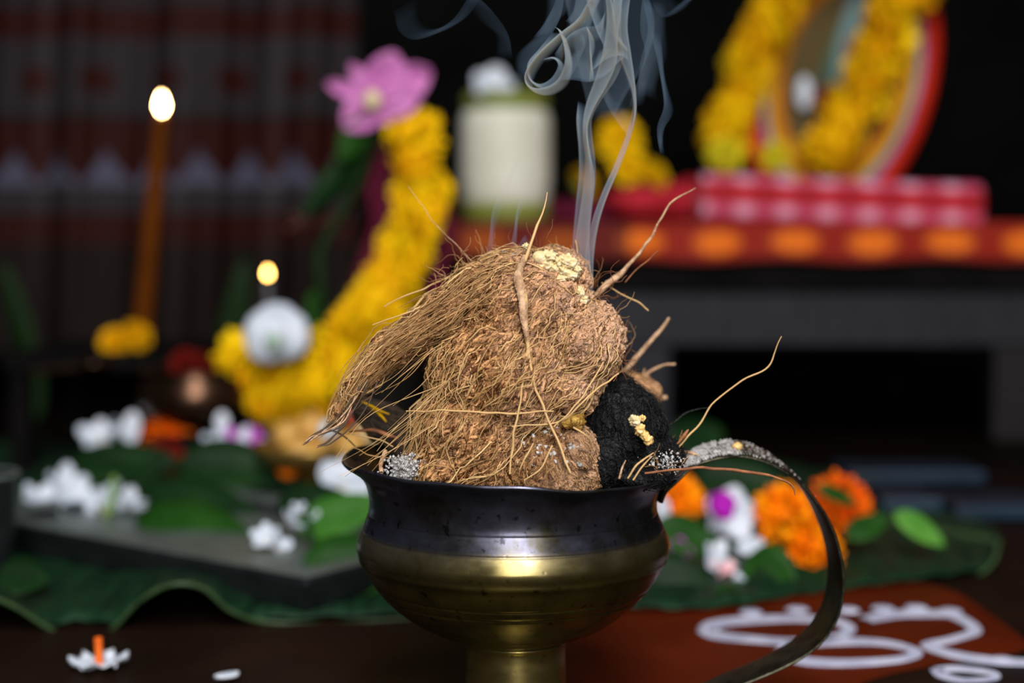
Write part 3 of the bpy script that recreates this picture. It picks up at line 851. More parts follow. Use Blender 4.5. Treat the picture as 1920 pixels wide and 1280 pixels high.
def oval_picture():
    cen = P(1578, 142, YF)
    base = P(1510, 420, YF)
    o = thing('oval_picture', 'oval framed picture with a red rim leaning on the altar, garlanded in yellow', 'picture', (cen[0], cen[1], ZT + .004))
    A, B = M(290, YF), M(170, YF)
    lean = math.radians(15)
    tb = math.radians(8)
    nn = 96
    th = np.linspace(0, 2 * PI, nn, endpoint=False)
    def ring(f0, f1, z0, z1):
        V = []
        for f, z in ((f0, z0), (f1, z1), (f1, -.012), (f0, -.012)):
            u, v = B * f * np.cos(th), A * f * np.sin(th)
            x = u * math.cos(lean) + v * math.sin(lean)
            zz = -u * math.sin(lean) + v * math.cos(lean)
            y = -z + zz * math.sin(tb)
            V.append(np.stack([x, y, zz * math.cos(tb)], 1) + cen)
        V = np.stack(V, 0).reshape(-1, 3)
        F = []
        for k in range(4):
            for i in range(nn):
                F.append((k * nn + i, k * nn + (i + 1) % nn, ((k + 1) % 4) * nn + (i + 1) % nn, ((k + 1) % 4) * nn + i))
        return V, F
    part('rim', *ring(1.0, .845, .010, .014), M_RIMRED, o, label='red outer rim')
    part('rim_band', *ring(.845, .775, .012, .010), M_RIMBLUE, o, label='grey blue band')
    part('rim_band', *ring(.775, .72, .010, .008), M_RIMYEL, o, label='thin ochre band')
    part('rim_band', *ring(.72, .60, .008, .005), M_RIMOR, o, label='orange brown band')
    # printed centre: plain soft patches of colour
    nr, na = 40, 96
    V, C = [], []
    tha = np.linspace(0, 2 * PI, na, endpoint=False)
    for r in np.linspace(0.01, .60, nr):
        for a in tha:
            u, v = B * r * math.cos(a), A * r * math.sin(a)
            x = u * math.cos(lean) + v * math.sin(lean); zz = -u * math.sin(lean) + v * math.cos(lean)
            V.append(np.array([x, -.004 + zz * math.sin(tb), zz * math.cos(tb)]) + cen)
            s, t = r * math.cos(a), r * math.sin(a)
            c = np.array([.030, .055, .032]) + .03 * np.array([math.sin(5 * t), math.sin(7 * t + 1), math.sin(6 * t + 2)])
            if abs(s + .05 * math.sin(t * 6)) < .10: c = np.array([.12, .20, .20])
            if s > .17: c = np.array([.09, .02, .012])
            if s < -.22: c = np.array([.075, .05, .012])
            if (s - .06) ** 2 + (t - .18) ** 2 < .012: c = np.array([.22, .06, .035])
            C.append(np.clip(c, .01, 1))
    q = part('picture', V, grid_faces(nr, na, True) + [list(range(na))], M_GLOSSPRINT, o, label='printed centre of green and grey')
    paint(q.data, C)
    wp = P(1508, 174, YF - .025)
    part('white_oval', *ellipsoid(wp, (M(14, YF), .004, M(30, YF)), 12, 16), M_WHITE, o, label='small bright white oval inside the picture')  # plain white oval set before the print
    rd = P(1545, 195, YF - .018)
    part('dark_red_inlay', *ellipsoid(rd, (M(18, YF), .003, M(34, YF)), 10, 14), M_REDPET, o, label='dark red patch beside the white oval')
    g = thing('flower_garland', 'golden yellow garland looped over the oval picture on the altar', 'garland', P(1480, 330, YF - .06))
    Yg = YF - .055
    R = M(38, Yg)
    blossom_string(g, [P(1590, -150, Yg), P(1520, -90, Yg), P(1478, -20, Yg), P(1440, 50, Yg), P(1398, 130, Yg - .005), P(1378, 190, Yg - .01), P(1352, 262, Yg - .015)], R * .86, M_GOLD, .021, 1, M_YELLOW)
    blossom_string(g, [P(1600, -150, Yg), P(1680, -100, Yg), P(1690, -20, Yg), P(1660, 60, Yg), P(1628, 140, Yg), P(1590, 215, Yg - .005), P(1548, 290, Yg - .01)], R * 1.0, M_GOLD, .021, 2, M_YELLOW)
    q = blossom_string(g, [P(1760, -60, Yg), P(1735, -20, Yg), P(1700, -40, Yg)], R * .9, M_GOLD, .021, 3)
    for i, (x, y, lab) in enumerate([(1360, 290, 'lemon yellow flower at the left foot of the oval picture garland'), (1452, 292, 'lemon yellow flower hanging between the two garland strands')]):
        marigold_thing(lab, x, y, Yg - .045, M(36 - 6 * i, Yg), M_LEMON, (1.3, .3 - .5 * i, 0), i, name='lemon_flower')
oval_picture()

# rolled checked cloth
def gamcha():
    a, b = P(1312, 372, YT + .04), P(1828, 392, YT + .04)
    d = b - a; L = float(np.linalg.norm(d)); R = M(49, YT + .04)
    zc = ZT + .006 + R
    nl, na, turns = 150, 60, 1
    V, C = [], []
    ax = d / L
    up = np.array([0, 0, 1.0]); up -= ax * up.dot(ax); up /= np.linalg.norm(up)
    sd = np.cross(ax, up)
    pr = []
    for j in range(na):
        f = j / (na - 1)
        ang = f * 2 * PI * 1.0 - PI * .6
        pr.append((R * (1.0 + .03 * math.sin(f * 20)), ang))
    for j in range(40):         # inner turns of the roll
        f = j / 39
        pr.append((R * (0.93 - .75 * f), 2 * PI - PI * .6 + f * 2 * PI * 2.6))
    for i in range(nl):
        s = i / (nl - 1)
        for (r, ang) in pr:
            rr = r * (1 + .02 * math.sin(s * 14))
            V.append(a + ax * L * s + up * (rr * math.cos(ang)) * .92 + sd * rr * math.sin(ang))
            p = max(0, math.cos(2 * PI * (s * L / .0505))) ** .7
            q = max(0, math.cos(2 * PI * ((ang - .6) / 1.45))) ** .7
            c = np.array([.46, .007, .014]) * (1 - q) + np.array([.62, .10, .19]) * q
            c = c * (1 - .85 * p * q) + np.array([.85, .48, .64]) * .85 * p * q
            c = c * (1 - .3 * (1 - q) * (1 - p))
            C.append(c)
    V = np.array(V)
    V[:, 2] += (zc - V[:, 2].mean()) * 0
    o = solo('rolled_cloth', V, grid_faces(nl, len(pr)), M_PRINT, 'rolled red and white checked cloth lying on the altar table', 'cloth')
    paint(o.data, C)
    thick(o, .0015)
gamcha()

# folded red cloth with yellow flowers
def lump(c, r, seed, amp=.12, nu=26, nv=36, fr=3):
    V, F = ellipsoid((0, 0, 0), (1, 1, 1), nu, nv)
    k = 1 + amp * vn(V * fr, seed) + amp * .5 * vn(V * fr * 2.3, seed + 1)
    return V * k[:, None] * np.array(r) + np.array(c), F
Yc = YT + .12
solo('folded_cloth', *join(lump(P(1225, 378, Yc), (M(88, Yc), .05, M(38, Yc)), 3, .14), lump(P(1290, 372, Yc + .02), (M(40, Yc), .04, M(36, Yc)), 5, .14)), M_REDCLOTH, 'crumpled red cloth under the yellow flowers left of the roll', 'cloth')
marigold_thing('round yellow flower standing highest left of the oval picture', 1162, 262, Yc - .01, M(46, Yc), M_YELLOW, (1.45, 0, 0), 1, name='yellow_flower')
marigold_thing('yellow flower under the round one on the red cloth', 1180, 312, Yc - .03, M(36, Yc), M_YELLOW, (1.2, -.3, 0), 2, name='yellow_flower')
marigold_thing('yellow flower rightmost on the crumpled red cloth', 1226, 328, Yc - .03, M(34, Yc), M_YELLOW, (1.0, .3, 1), 3, name='yellow_flower')
marigold_thing('dull gold flower behind the smoke beside the cream jar', 1095, 345, Yc + .08, M(34, Yc), M_GOLD, (1.2, -.3, 2), 0, name='gold_flower')
solo('cloth_bundle', *lump(P(1085, 400, Yc + .03), (M(80, Yc), .04, M(26, Yc)), 9, .15), M_MAROON, 'low dark maroon cloth bundle behind the smoke on the altar', 'cloth')

# cream jar
def jar():
    Yj = 1.83
    c = P(948, 400, Yj); c[2] = ZT + .004
    z = lambda y: P(948, y, Yj)[2] - c[2]
    w = M(82, Yj)
    t = thing('cream_jar', 'cream white jar with an olive lid on the altar behind the husk', 'jar', c)
    part('base_ring', *lathe([(0, 0), (w * .9, 0), (w * .98, .002), (w * 1.0, z(385)), (w * .96, z(380))], 48, c), M_JARGREEN, t, label='olive base')
    part('jar_body', *lathe([(0, z(384)), (w * .95, z(384)), (w, z(375)), (w * 1.02, z(300)), (w * 1.02, z(230)), (w * .97, z(212)), (w * .88, z(206)), (0, z(205))], 48, c), M_CREAM, t)
    part('lid', *lathe([(w * .9, z(212)), (w * .96, z(208)), (w * .97, z(182)), (w * .9, z(176)), (w * .3, z(172)), (0, z(171))], 48, c), M_JARGREEN, t, label='olive lid')
    part('jar_label', *join(*[lathe([(w * 1.023, z(350)), (w * 1.026, z(290)), (w * 1.023, z(240))], 64, c)]), M_CREAM, t)
    white_flower('pale flower lying on top of the cream jar lid', 922, 172, Yj - .03, M(46, Yj), (1.0, .1, .3), M_WHITE, 3, name='pale_flower', tilt=.3, W=.9, centre=M_JARGREEN)
jar()

# ------------------------------------------------------------------ the garlanded water pot in the middle background
YK = 1.40
def ghat():
    c = P(700, 600, YK + .13); c[2] = 0.0
    R = M(105, YK)
    t = thing('water_pot', 'dark clay water pot behind the yellow garland, wrapped in maroon cloth', 'pot', c)
    zt = lambda y: P(700, y, YK)[2]
    part('pot_body', *lathe([(0, 0), (R * .5, 0), (R * .9, zt(780) * .8), (R * 1.0, zt(660)), (R * .85, zt(560)), (R * .5, zt(510)), (R * .42, zt(480)), (R * .62, zt(462)), (R * .60, zt(458)), (R * .38, zt(480))], 48, c), M_CLAY, t)
    # cloth hanging from the pot's neck
    nx, nz = 50, 40
    def strip(l, r, Y):
        V = []
        for i in range(nz):
            f = i / (nz - 1)
            a = cr(l, nz)[i]; b = cr(r, nz)[i]
            for j in range(nx):
                g = j / (nx - 1)
                p = P(a[0] + (b[0] - a[0]) * g, a[1] + (b[1] - a[1]) * g, Y + .008 * math.sin(g * 16 + f * 3))
                V.append(p)
        return V, grid_faces(nz, nx)
    q = part('wrapped_cloth', *strip([(700, 270), (690, 350), (695, 420), (668, 500), (650, 560)], [(760, 262), (838, 340), (850, 400), (836, 500), (826, 600)], YK + .035), M_MAROON, t, label='maroon cloth')
    thick(q, .002)
    g = thing('flower_garland', 'thick yellow garland hanging in a curve from below the pink flower', 'garland', P(640, 780, YK - .03))
    Yg = YK
    R2 = M(40, Yg)
    blossom_string(g, [P(770, 245, Yg + .01), P(778, 300, Yg), P(790, 360, Yg), P(772, 430, Yg - .01), P(745, 510, Yg - .02), P(700, 580, Yg - .03), P(650, 640, Yg - .035), P(625, 690, Yg - .04)], R2, M_YELLOW, .019, 5, M_GOLD)
    blossom_string(g, [P(628, 700, Yg - .05), P(575, 720, Yg - .06), P(510, 730, Yg - .06), P(470, 690, Yg - .06), P(435, 668, Yg - .06)], R2 * .88, M_YELLOW, .019, 6, M_GOLD)
    blossom_string(g, [P(600, 770, Yg - .05), P(545, 768, Yg - .05), P(490, 755, Yg - .06)], R2 * .7, M_GOLD, .019, 8)
ghat()
# pink flower with its stem
def pink():
    Y = YK
    t = thing('pink_flower', 'large pink flower with ruffled petals above the yellow garland', 'flower', P(708, 190, Y))
    spec = [(810, 130, 78), (745, 95, 78), (664, 118, 34), (618, 152, 36), (650, 236, 70), (735, 228, 50), (790, 180, 70)]
    for i, (x, y, w) in enumerate(spec):
        a = P(712, 186, Y); b = P(x, y, Y - .012 + .008 * (i % 3))
        d = b - a
        L = float(np.linalg.norm(d))
        V, F = petal(L, M(w, Y), .35, .1, 8, 7, .12, .95, i)
        o = link('petal', mesh('petal', V, F), M_PINK, t)
        rz = math.atan2(d[1], d[0]) if abs(d[0]) > 1 else 0
        ang = math.atan2(-d[2], d[0])
        o.rotation_euler = (Matrix.Rotation(ang, 3, 'Y') @ Matrix.Rotation(PI / 2, 3, 'X')).to_euler()
        thick(o, .0008)
    link('centre', mesh('centre', *ellipsoid((-.004, -.012, 0), (.009, .008, .010), 10, 12)), M_PALEFRUIT, t)
    st = tube([P(705, 215, Y), P(690, 300, Y + .02), P(640, 400, Y + .03), P(600, 470, Y + .03), P(602, 540, Y + .03), P(612, 660, Y + .04), P(620, 760, Y + .05) * [1, 1, 0]], [.004, .005, .005], 8, 40)
    part('stem', *st, M_DKSTEM, t)
    leaf_part(t, P(704, 222, Y), P(630, 300, Y), .035, M_LEAFMD, 1.1)
    leaf_part(t, P(692, 285, Y + .018), P(560, 400, Y + .02), .032, M_LEAF, 1.1)
    leaf_part(t, P(602, 540, Y + .03), P(588, 645, Y + .02), .045, M_LEAFMD, 1.2)
pink()
for i, (pts, lab) in enumerate([([(700, 300), (640, 350), (590, 400), (540, 430)], 'reddish twig slanting left below the pink flower'),
                                ([(690, 330), (650, 390), (590, 420), (545, 400)], 'curved dark twig under the reddish one below the pink flower')]):
    solo('twig', *tube([P(x, y, YK + .05) for x, y in pts], [.006, .005, .003], 8, 30), M_TWIGDARK, lab, 'twig')
# white domed flower on the garland and the thin flame behind it
o = thing('white_flower', 'large domed white flower resting on the yellow garland below the small flame', 'flower', P(520, 632, YK - .10))
for q, (x, y, rx, ry) in enumerate([(500, 630, 40, 46), (538, 628, 40, 44), (520, 618, 50, 46), (519, 634, 40, 38)]):
    V, F = lump(P(x, y, YK - .11 + .01 * q), (M(rx, YK), .012, M(ry, YK)), 60 + q, .06)
    part('petal', V, F, M_WHITE, o)
part('green_heart', *lump(P(512, 640, YK - .128), (M(16, YK), .006, M(16, YK)), 70, .1), mat('pale_green', (.30, .42, .34, 1), (.4, .5, .42, 1), 40), o, label='pale green heart')

def flame(c, w, h, m, parent):
    prof = [(0.001, 0), (.55, .12), (.95, .30), (1.0, .42), (.8, .62), (.45, .82), (.12, .97), (.001, 1.0)]
    return part('flame', *lathe([(r * w, z * h) for r, z in cr(prof, 24)], 20, c), m, parent, label='burning flame')
Yd = 1.52
b0 = P(266, 618, Yd); b1 = P(303, 222, Yd)
t = thing('candle', 'tall orange brown candle burning at the left with flowers at its foot', 'candle', b0)
part('wax_stick', *tube([b0, (b0 + b1) / 2, b1], [M(19, Yd), M(17, Yd), M(14, Yd)], 16, 30), M_CANDLE, t)
part('wax_tip', *ellipsoid(b1, (M(14, Yd), M(14, Yd), .004), 8, 16), M_CANDLE, t)
wk = part('wick', *tube([b1, b1 + [.0005, 0, .004], b1 + [.001, 0, .008]], .0008, 6, 8), M_WICK, t)
flame(b1 + [.0005, 0, .005], .0045, .021, M_FLAME, wk)
ld = bpy.data.lights.new('candle_glow', 'POINT'); ld.energy = 0.12; ld.color = (1, .5, .16); ld.shadow_soft_size = .004
lo = bpy.data.objects.new('candle_glow', ld); COL.objects.link(lo); lo.parent = t; lo.location = b1 - b0 + np.array([0, 0, .017])
for i, (x, y, r, lab) in enumerate([(215, 640, 30, 'left yellow flower at the foot of the tall candle'), (258, 628, 32, 'right yellow flower at the foot of the tall candle')]):
    marigold_thing(lab, x, y, Yd - .03, M(r, Yd), M_GOLD, (1.0, .2, i), i, name='yellow_flower')
# dark stool under the candle
zc = P(240, 655, Yd)[2]
c = P(230, 655, Yd + .06)
t = thing('dark_stool', 'low black wooden stool carrying the tall candle', 'stool', (c[0], Yd + .05, 0))
xa, xb = P(40, 655, Yd)[0], P(400, 655, Yd)[0]
bevel(part('seat', *box(xa, xb, Yd - .06, Yd + .16, zc - .02, zc), M_BLACKWOOD, t, smooth=False), .003)
for xx in (xa + .015, xb - .015):
    for yy in (Yd - .045, Yd + .145):
        bevel(part('leg', *box(xx - .01, xx + .01, yy - .01, yy + .01, 0, zc - .02), M_BLACKWOOD, t, smooth=False), .002)
# copper ladle on the stool, its handle pointing to the candle
a, b = P(62, 698, Yd - .075), P(190, 684, Yd - .075)
a[2] = b[2] = 0
zl = zc + .004
Yl = Yd - .085
a, b = P(60, 697, Yl), P(192, 683, Yl)
t = thing('copper_ladle', 'flat copper ladle lying left of the dark bowl', 'ladle', a)
V, F = join(box(0, float(np.linalg.norm(b - a)), -.006, .006, -.003, .003))
o = link('handle', mesh('handle', V, F, False), M_COPPER, t, rot=(0, -math.atan2(b[2] - a[2], b[0] - a[0]), 0)); bevel(o, .002)
link('scoop', mesh('scoop', *lathe([(0, -.004), (.012, -.003), (.018, .003), (.017, .0035), (.011, -.001), (0, -.002)], 24)), M_COPPER, t, loc=b - a + np.array([-.008, 0, 0]))
# thin candle for the small flame
Ys = 1.48
b0, b1 = P(509, 700, Ys), P(502, 528, Ys); b0[2] = 0.0
t = thing('thin_candle', 'thin grey candle with a small flame above the white domed flower', 'candle', b0)
part('wax_stick', *tube([b0, (b0 + b1) / 2, b1], [.004, .0035, .003], 12, 20), M_PALEWAX, t)
wk = part('wick', *tube([b1, b1 + [0, 0, .003], b1 + [.0003, 0, .006]], .0006, 6, 6), M_WICK, t)
flame(b1 + [0, 0, .004], .0026, .0105, M_FLAME2, wk)

# copper bowl with a dark red flower
Yb = 1.36
c = P(370, 800, Yb); c[2] = P(370, 805, Yb)[2]
t = thing('copper_bowl', 'wide dark copper bowl behind the orange flowers left of the garland', 'bowl', c)
z = lambda y: P(370, y, Yb)[2] - c[2]
w = M(112, Yb)
part('bowl_body', *lathe([(0, 0), (w * .45, 0), (w * .7, z(790)), (w * .95, z(760)), (w, z(735)), (w * .93, z(712)), (w * .82, z(700)), (w * .86, z(694)), (w * .80, z(694)), (w * .8, z(706)), (w * .9, z(735)), (w * .6, z(790)), (0, z(795))], 56, c), M_COPPER, t)
part('bowl_lip', *lathe([(w * .84, z(698)), (w * .90, z(694)), (w * .85, z(690)), (w * .80, z(694))], 56, c), M_COPPER, t)
st_ = thing('bowl_stand', 'plain black wooden block holding the dark copper bowl', 'stand', (c[0], c[1], 0))
bevel(part('block', *box(c[0] - w * .7, c[0] + w * .7, Yb - .05, Yb + .05, 0.0, c[2]), M_BLACKWOOD, st_, smooth=False), .003)
for i, (x, y, r) in enumerate([(350, 685, 36), (405, 690, 38)]):
    marigold_thing(['dark red flower on the left of the copper bowl', 'dark red flower on the right of the copper bowl'][i], x, y, Yb - .01, M(r, Yb), M_REDPET, (1.1, .3 * i - .1, i), i, name='red_flower')
# dim foliage behind the candle
for i, (x0, y0, x1, y1, lab) in enumerate([(60, 640, 30, 490, 'dim leaf standing far left behind the candle'), (420, 640, 440, 480, 'dim leaf left of the small flame')]):
    leaf(lab, P(x0, y0, 1.9) * [1, 1, 0], P(x1, y1, 1.9), .05, M_DKSTEM, roll=1.2)

# brass plate of offerings between garland and pot
Yp = 1.22
c = G(600, 905, .004); c = P(590, 905, Yp); 
t = thing('brass_plate', 'ochre brass plate of fruit behind the pot rim on its left', 'plate', (c[0], c[1], .005))
zp = .05
Rp = M(112, Yp)
cc = np.array([c[0], Yp, .005])
part('plate_dish', *lathe([(0, zp), (Rp * .8, zp), (Rp, zp + .012), (Rp * 1.02, zp + .014), (Rp * 1.0, zp + .010), (Rp * .8, zp - .004), (Rp * .3, zp - .006), (Rp * .22, .01), (Rp * .5, 0), (0, 0)], 56, cc), M_BRPLATE, t)
for i, (x, y, r, m, lab) in enumerate([(560, 848, 34, M_OCHRE, 'ochre fruit at the left of the brass plate'), (610, 838, 36, M_OCHRE, 'ochre fruit in the middle of the brass plate'), (585, 800, 32, M_OCHRE, 'ochre fruit on top of the others on the brass plate'),
                                       (655, 835, 34, M_OCHRE, 'ochre fruit nearest the pot on the brass plate'), (540, 815, 30, M_OCHRE, 'ochre fruit upper left under the yellow garland'),
                                       (690, 806, 34, M_PALEFRUIT, 'pale cream fruit seen under the husk flap'), (655, 768, 30, M_REDFRUIT, 'red fruit showing behind the husk flap'), (540, 880, 20, M_DEEPOR, 'small rusty orange fruit low on the plate')]):
    p = P(x, y, Yp - .03 + .012 * (i % 3))
    f = thing('fruit', lab, 'fruit', p)
    rr = M(r, Yp)
    link('flesh', mesh('flesh', *lump((0, 0, 0), (rr, rr, rr * .92), 80 + i, .03)), m, f)
    link('stalk_end', mesh('stalk_end', *tube([(0, 0, rr * .9), (.001, 0, rr * 1.0), (.002, 0, rr * 1.12)], [.002, .0015, .0012], 6, 6)), M_TWIGDARK, f)
o = solo('white_sweet', *lump(P(614, 806, Yp - .07), (M(17, Yp), M(17, Yp), M(17, Yp)), 91, .05), M_WHITE, 'small bright white sweet on the fruit at the husk tip', 'sweet')

# ------------------------------------------------------------------ the incense pot
YP = 0.667
XP = float(P(962, 1000, YP)[0])
zpx = lambda y: float(P(962, y, YP)[2])
Z0 = zpx(866)
def pot():
    t = thing('incense_pot', 'aged brass incense pot with a strap handle, smoking coconut husk heaped in it', 'pot', (XP, YP, 0))
    prof_px = [(322, 866), (319, 869), (308, 875), (294, 884), (282, 897), (275, 914), (271, 934), (272, 952), (279, 972), (288, 992), (294, 1008), (295.5, 1019), (292, 1033), (283, 1054), (270, 1077), (255, 1098), (238, 1116), (215, 1136), (185, 1157), (150, 1174), (118, 1186), (98, 1193)]
    pr = cr(prof_px, 260)
    r = M(pr[:, 0], YP); z = np.array([zpx(y) for y in pr[:, 1]])
    for yg, dep, wd in [(955, .00025, .0005), (986, .0004, .0005), (1041, -.0006, .0016), (1083, .0005, .0005), (1101, .0006, .0006), (1163, .0006, .0006)]:
        r = r - dep * np.exp(-((z - zpx(yg)) / wd) ** 2)
    outer = np.stack([r, z], 1)
    inn = cr([(320, 862), (312, 866), (294, 880), (272, 900), (264, 934), (266, 956), (282, 1000), (287, 1019), (276, 1054), (230, 1112), (150, 1165), (4, 1178)], 90)
    inner = np.stack([M(inn[:, 0], YP), [zpx(y) for y in inn[:, 1]]], 1)
    prof = np.vstack([inner[::-1], outer])
    V, F = lathe(prof, 160)
    # hand-beaten rim: slightly uneven and dipping to the right
    k = np.clip((V[:, 2] - zpx(960)) / (zpx(866) - zpx(960)), 0, 1.2) ** 1.5
    ang = np.arctan2(V[:, 1], V[:, 0])
    V[:, 2] += k * (-V[:, 0] * .030 + .0007 * np.sin(3 * ang + 1) + .0004 * np.sin(7 * ang) + .0003 * np.sin(13 * ang + 2))
    V[:, :2] *= (1 + .0025 * np.sin(5 * ang + .5) * k + 0.002 * np.sin(2 * ang))[:, None]
    dent = .0009 * vn(V * 55, 5) + .0004 * vn(V * 130, 6)
    V[:, :2] += V[:, :2] / (np.linalg.norm(V[:, :2], axis=1, keepdims=True) + 1e-9) * dent[:, None] * .35
    part('bowl', V + [XP, YP, 0], F, M_BRASS, t)
    zb = zpx(1193)
    sp = [(94, zb), (99, zb - .0004), (99, zb - .0016), (95, zb - .0026), (94, zb - .006), (95, zb - .012), (96, zb - .024), (98, zb - .034), (104, .014)]
    dx = M(5, YP)
    part('stem', *lathe([(M(a, YP), b) for a, b in cr(sp, 60)], 96, (XP + dx, YP, 0)), M_BRASS, t)
    fp = [(100, .0145), (108, .014), (130, .010), (160, .0065), (185, .0045), (192, .003), (192, 0), (0, 0)]
    part('foot', *lathe([(M(a, YP), b) for a, b in fp], 96, (XP + dx, YP, 0)), M_BRASS, t)
    # strap handle
    hp = [(1236, 940, .010), (1243, 918, .013), (1262, 896, .016), (1285, 873, .018), (1318, 856, .022), (1362, 847, .026), (1410, 851, .028), (1455, 869, .028), (1497, 900, .028), (1534, 945, .028), (1560, 995, .028), (1576, 1050, .028), (1580, 1100, .028), (1571, 1150, .028), (1546, 1195, .028), (1505, 1230, .027), (1450, 1258, .026), (1380, 1284, .024), (1300, 1308, .022), (1200, 1325, .020), (1110, 1332, .018), (1062, 1334, .016)]
    n = 170
    c = cr([np.append(P(x, y, YP), w) for x, y, w in hp], n)
    w = c[:, 3]; c = c[:, :3]
    phi = math.radians(5)
    rel = c[:, 0] - XP
    c[:, 1] = YP + rel * math.tan(phi) * np.clip((rel - M(300, YP)) / .03, 0, 1)
    T = np.gradient(c, axis=0); T /= np.linalg.norm(T, axis=1, keepdims=True)
    W = np.array([math.sin(phi) * -1, math.cos(phi), 0.0])[None].repeat(n, 0)
    tw = np.interp(np.arange(n), [0, 20, 50, 75, 110, 170], [0, .10, .16, .05, 0.04, 0])
    Nn = np.cross(T, W); Nn /= np.linalg.norm(Nn, axis=1, keepdims=True)
    sgn = np.sign((Nn * (c - np.array([XP + .1, YP, .1]))).sum(1)).mean()
    Nn = Nn * (1 if sgn >= 0 else -1)
    W2 = W * np.cos(tw)[:, None] + Nn * np.sin(tw)[:, None]
    N2 = np.cross(T, W2); N2 /= np.linalg.norm(N2, axis=1, keepdims=True)
    sect = [(-.5, -.3), (-.46, -.5), (.46, -.5), (.5, -.3), (.5, .3), (.46, .5), (.25, .72), (-.25, .72), (-.46, .5), (-.5, .3)]
    V = np.stack([c + W2 * (a * w)[:, None] + N2 * (b * .0016) for a, b in sect], 1).reshape(-1, 3)
    m_ = len(sect)
    V = V + (.0003 * vn(V * 90, 3))[:, None]
    F = grid_faces(n, m_, True) + [list(range(m_))[::-1], [(n - 1) * m_ + q for q in range(m_)]]
    part('handle', V, F, M_DKBRASS, t, label='curved brass strap handle')
    return c, W2, N2, w
HC, HW, HN, HWID = pot()

# ash dust on the handle top
def crumbs(pts, rad, seed):
    rg = np.random.default_rng(seed)
    ico = np.array([(0, 0, 1), (.89, 0, .45), (.28, .85, .45), (-.72, .53, .45), (-.72, -.53, .45), (.28, -.85, .45), (.72, .53, -.45), (-.28, .85, -.45), (-.89, 0, -.45), (-.28, -.85, -.45), (.72, -.53, -.45), (0, 0, -1)])
    fi = np.array([(0, 1, 2), (0, 2, 3), (0, 3, 4), (0, 4, 5), (0, 5, 1), (1, 6, 2), (2, 7, 3), (3, 8, 4), (4, 9, 5), (5, 10, 1), (6, 7, 2), (7, 8, 3), (8, 9, 4), (9, 10, 5), (10, 6, 1), (6, 11, 7), (7, 11, 8), (8, 11, 9), (9, 11, 10), (10, 11, 6)])
    N = len(pts)
    V = ico[None] * rad[:, None, None] * rg.uniform(.6, 1.3, (N, 12, 1)) * rg.uniform(.6, 1.2, (N, 1, 3)) + pts[:, None]
    F = (np.arange(N)[:, None, None] * 12 + fi[None]).reshape(-1, 3)
    return V.reshape(-1, 3), F
sgn = 1 if HN[45][2] > 0 else -1
pts, rad = [], []
for k in range(1500):
    i = int(min(max(RNG.normal(34, 13), 17), 72))
    u = RNG.uniform(-.46, .46)
    pts.append(HC[i] + HW[i] * u * HWID[i] + sgn * HN[i] * .0012)
    rad.append(RNG.uniform(.00025, .0009) * (1.0 if i < 45 else .55))
V, F = crumbs(np.array(pts), np.array(rad), 1)
solo('ash_dust', V, F, M_ASH, 'pale ash dust lying along the top of the brass handle', 'ash', kind='stuff', smooth=False)
solo('resin_crumb', *lump(HC[44] + sgn * HN[44] * .0022 - HW[44] * .003, (.0026, .0026, .002), 5, .25, 12, 16), M_AMBER, 'single amber resin crumb on top of the handle', 'resin')

# ------------------------------------------------------------------ coconut husks
def remeshed(blobs, voxel, seed, amp, grain, dirv, fine=.0009, flen=1 / .0028):
    """union of ellipsoids (centre, radii, rotation) -> displaced husk surface"""
    V, F = join(*[((np.array(ellipsoid((0, 0, 0), r, 16, 24)[0]) @ rotm(*rt).T) + c, ellipsoid((0, 0, 0), r, 16, 24)[1]) for c, r, rt in blobs])
    me = mesh('tmp', V, F)
    ob = bpy.data.objects.new('tmp', me); COL.objects.link(ob)
    md = ob.modifiers.new('r', 'REMESH'); md.mode = 'VOXEL'; md.voxel_size = voxel
    sm = ob.modifiers.new('s', 'SMOOTH'); sm.iterations = 6; sm.factor = .6
    dg = bpy.context.evaluated_depsgraph_get()
    me2 = bpy.data.meshes.new_from_object(ob.evaluated_get(dg))
    bpy.data.objects.remove(ob); bpy.data.meshes.remove(me)
    n = len(me2.vertices)
    v = np.empty(n * 3); me2.vertices.foreach_get('co', v); v = v.reshape(-1, 3)
    nr = np.empty(n * 3); me2.vertices.foreach_get('normal', nr); nr = nr.reshape(-1, 3)
    d = np.array(dirv, float); d /= np.linalg.norm(d)
    al = v @ d
    q = v + d[None] * (al * -0.5)[:, None]       # grain elongated along the fibre direction
    h = amp * vn(v * 45, seed) + amp * .6 * vn(v * 110, seed + 1)
    wv = q + .0012 * np.stack([vn(v * 300, seed + 5), vn(v * 300, seed + 6), vn(v * 300, seed + 7)], 1)
    h = h + fine * (2.2 * np.abs(vn(wv * flen, seed + 2)) - .6 + 1.1 * np.abs(vn(wv * flen * 2.1, seed + 3)) + .4 * vn(v * 1500, seed + 4))
    v = v + nr * h[:, None]
    F = [list(p.vertices) for p in me2.polygons]
    bpy.data.meshes.remove(me2)
    return v, F
def E(px, py, Y, rx, ry, rd, rot=(0, 0, 0)):
    return (P(px, py, Y), (M(rx, Y), rd, M(ry, Y)), rot)
def flow_field(ctrl):
    c = np.array([[p[0], p[1]] for p in ctrl], float)
    d = np.array([[p[2], p[3]] for p in ctrl], float)
    d /= np.linalg.norm(d, axis=1, keepdims=True)
    def f(p):                       # world point -> world direction
        Y = p[1]
        px = 960 + p[0] / Y * FPX
        py = 640 + (CAM_H - p[2]) / Y * FPX - 170
        w = 1 / (((c - [px, py]) ** 2).sum(1) + 300) ** 1.6
        v = (d * w[:, None]).sum(0)
        v /= np.linalg.norm(v) + 1e-9
        return np.array([v[0], 0, -v[1]])
    return f
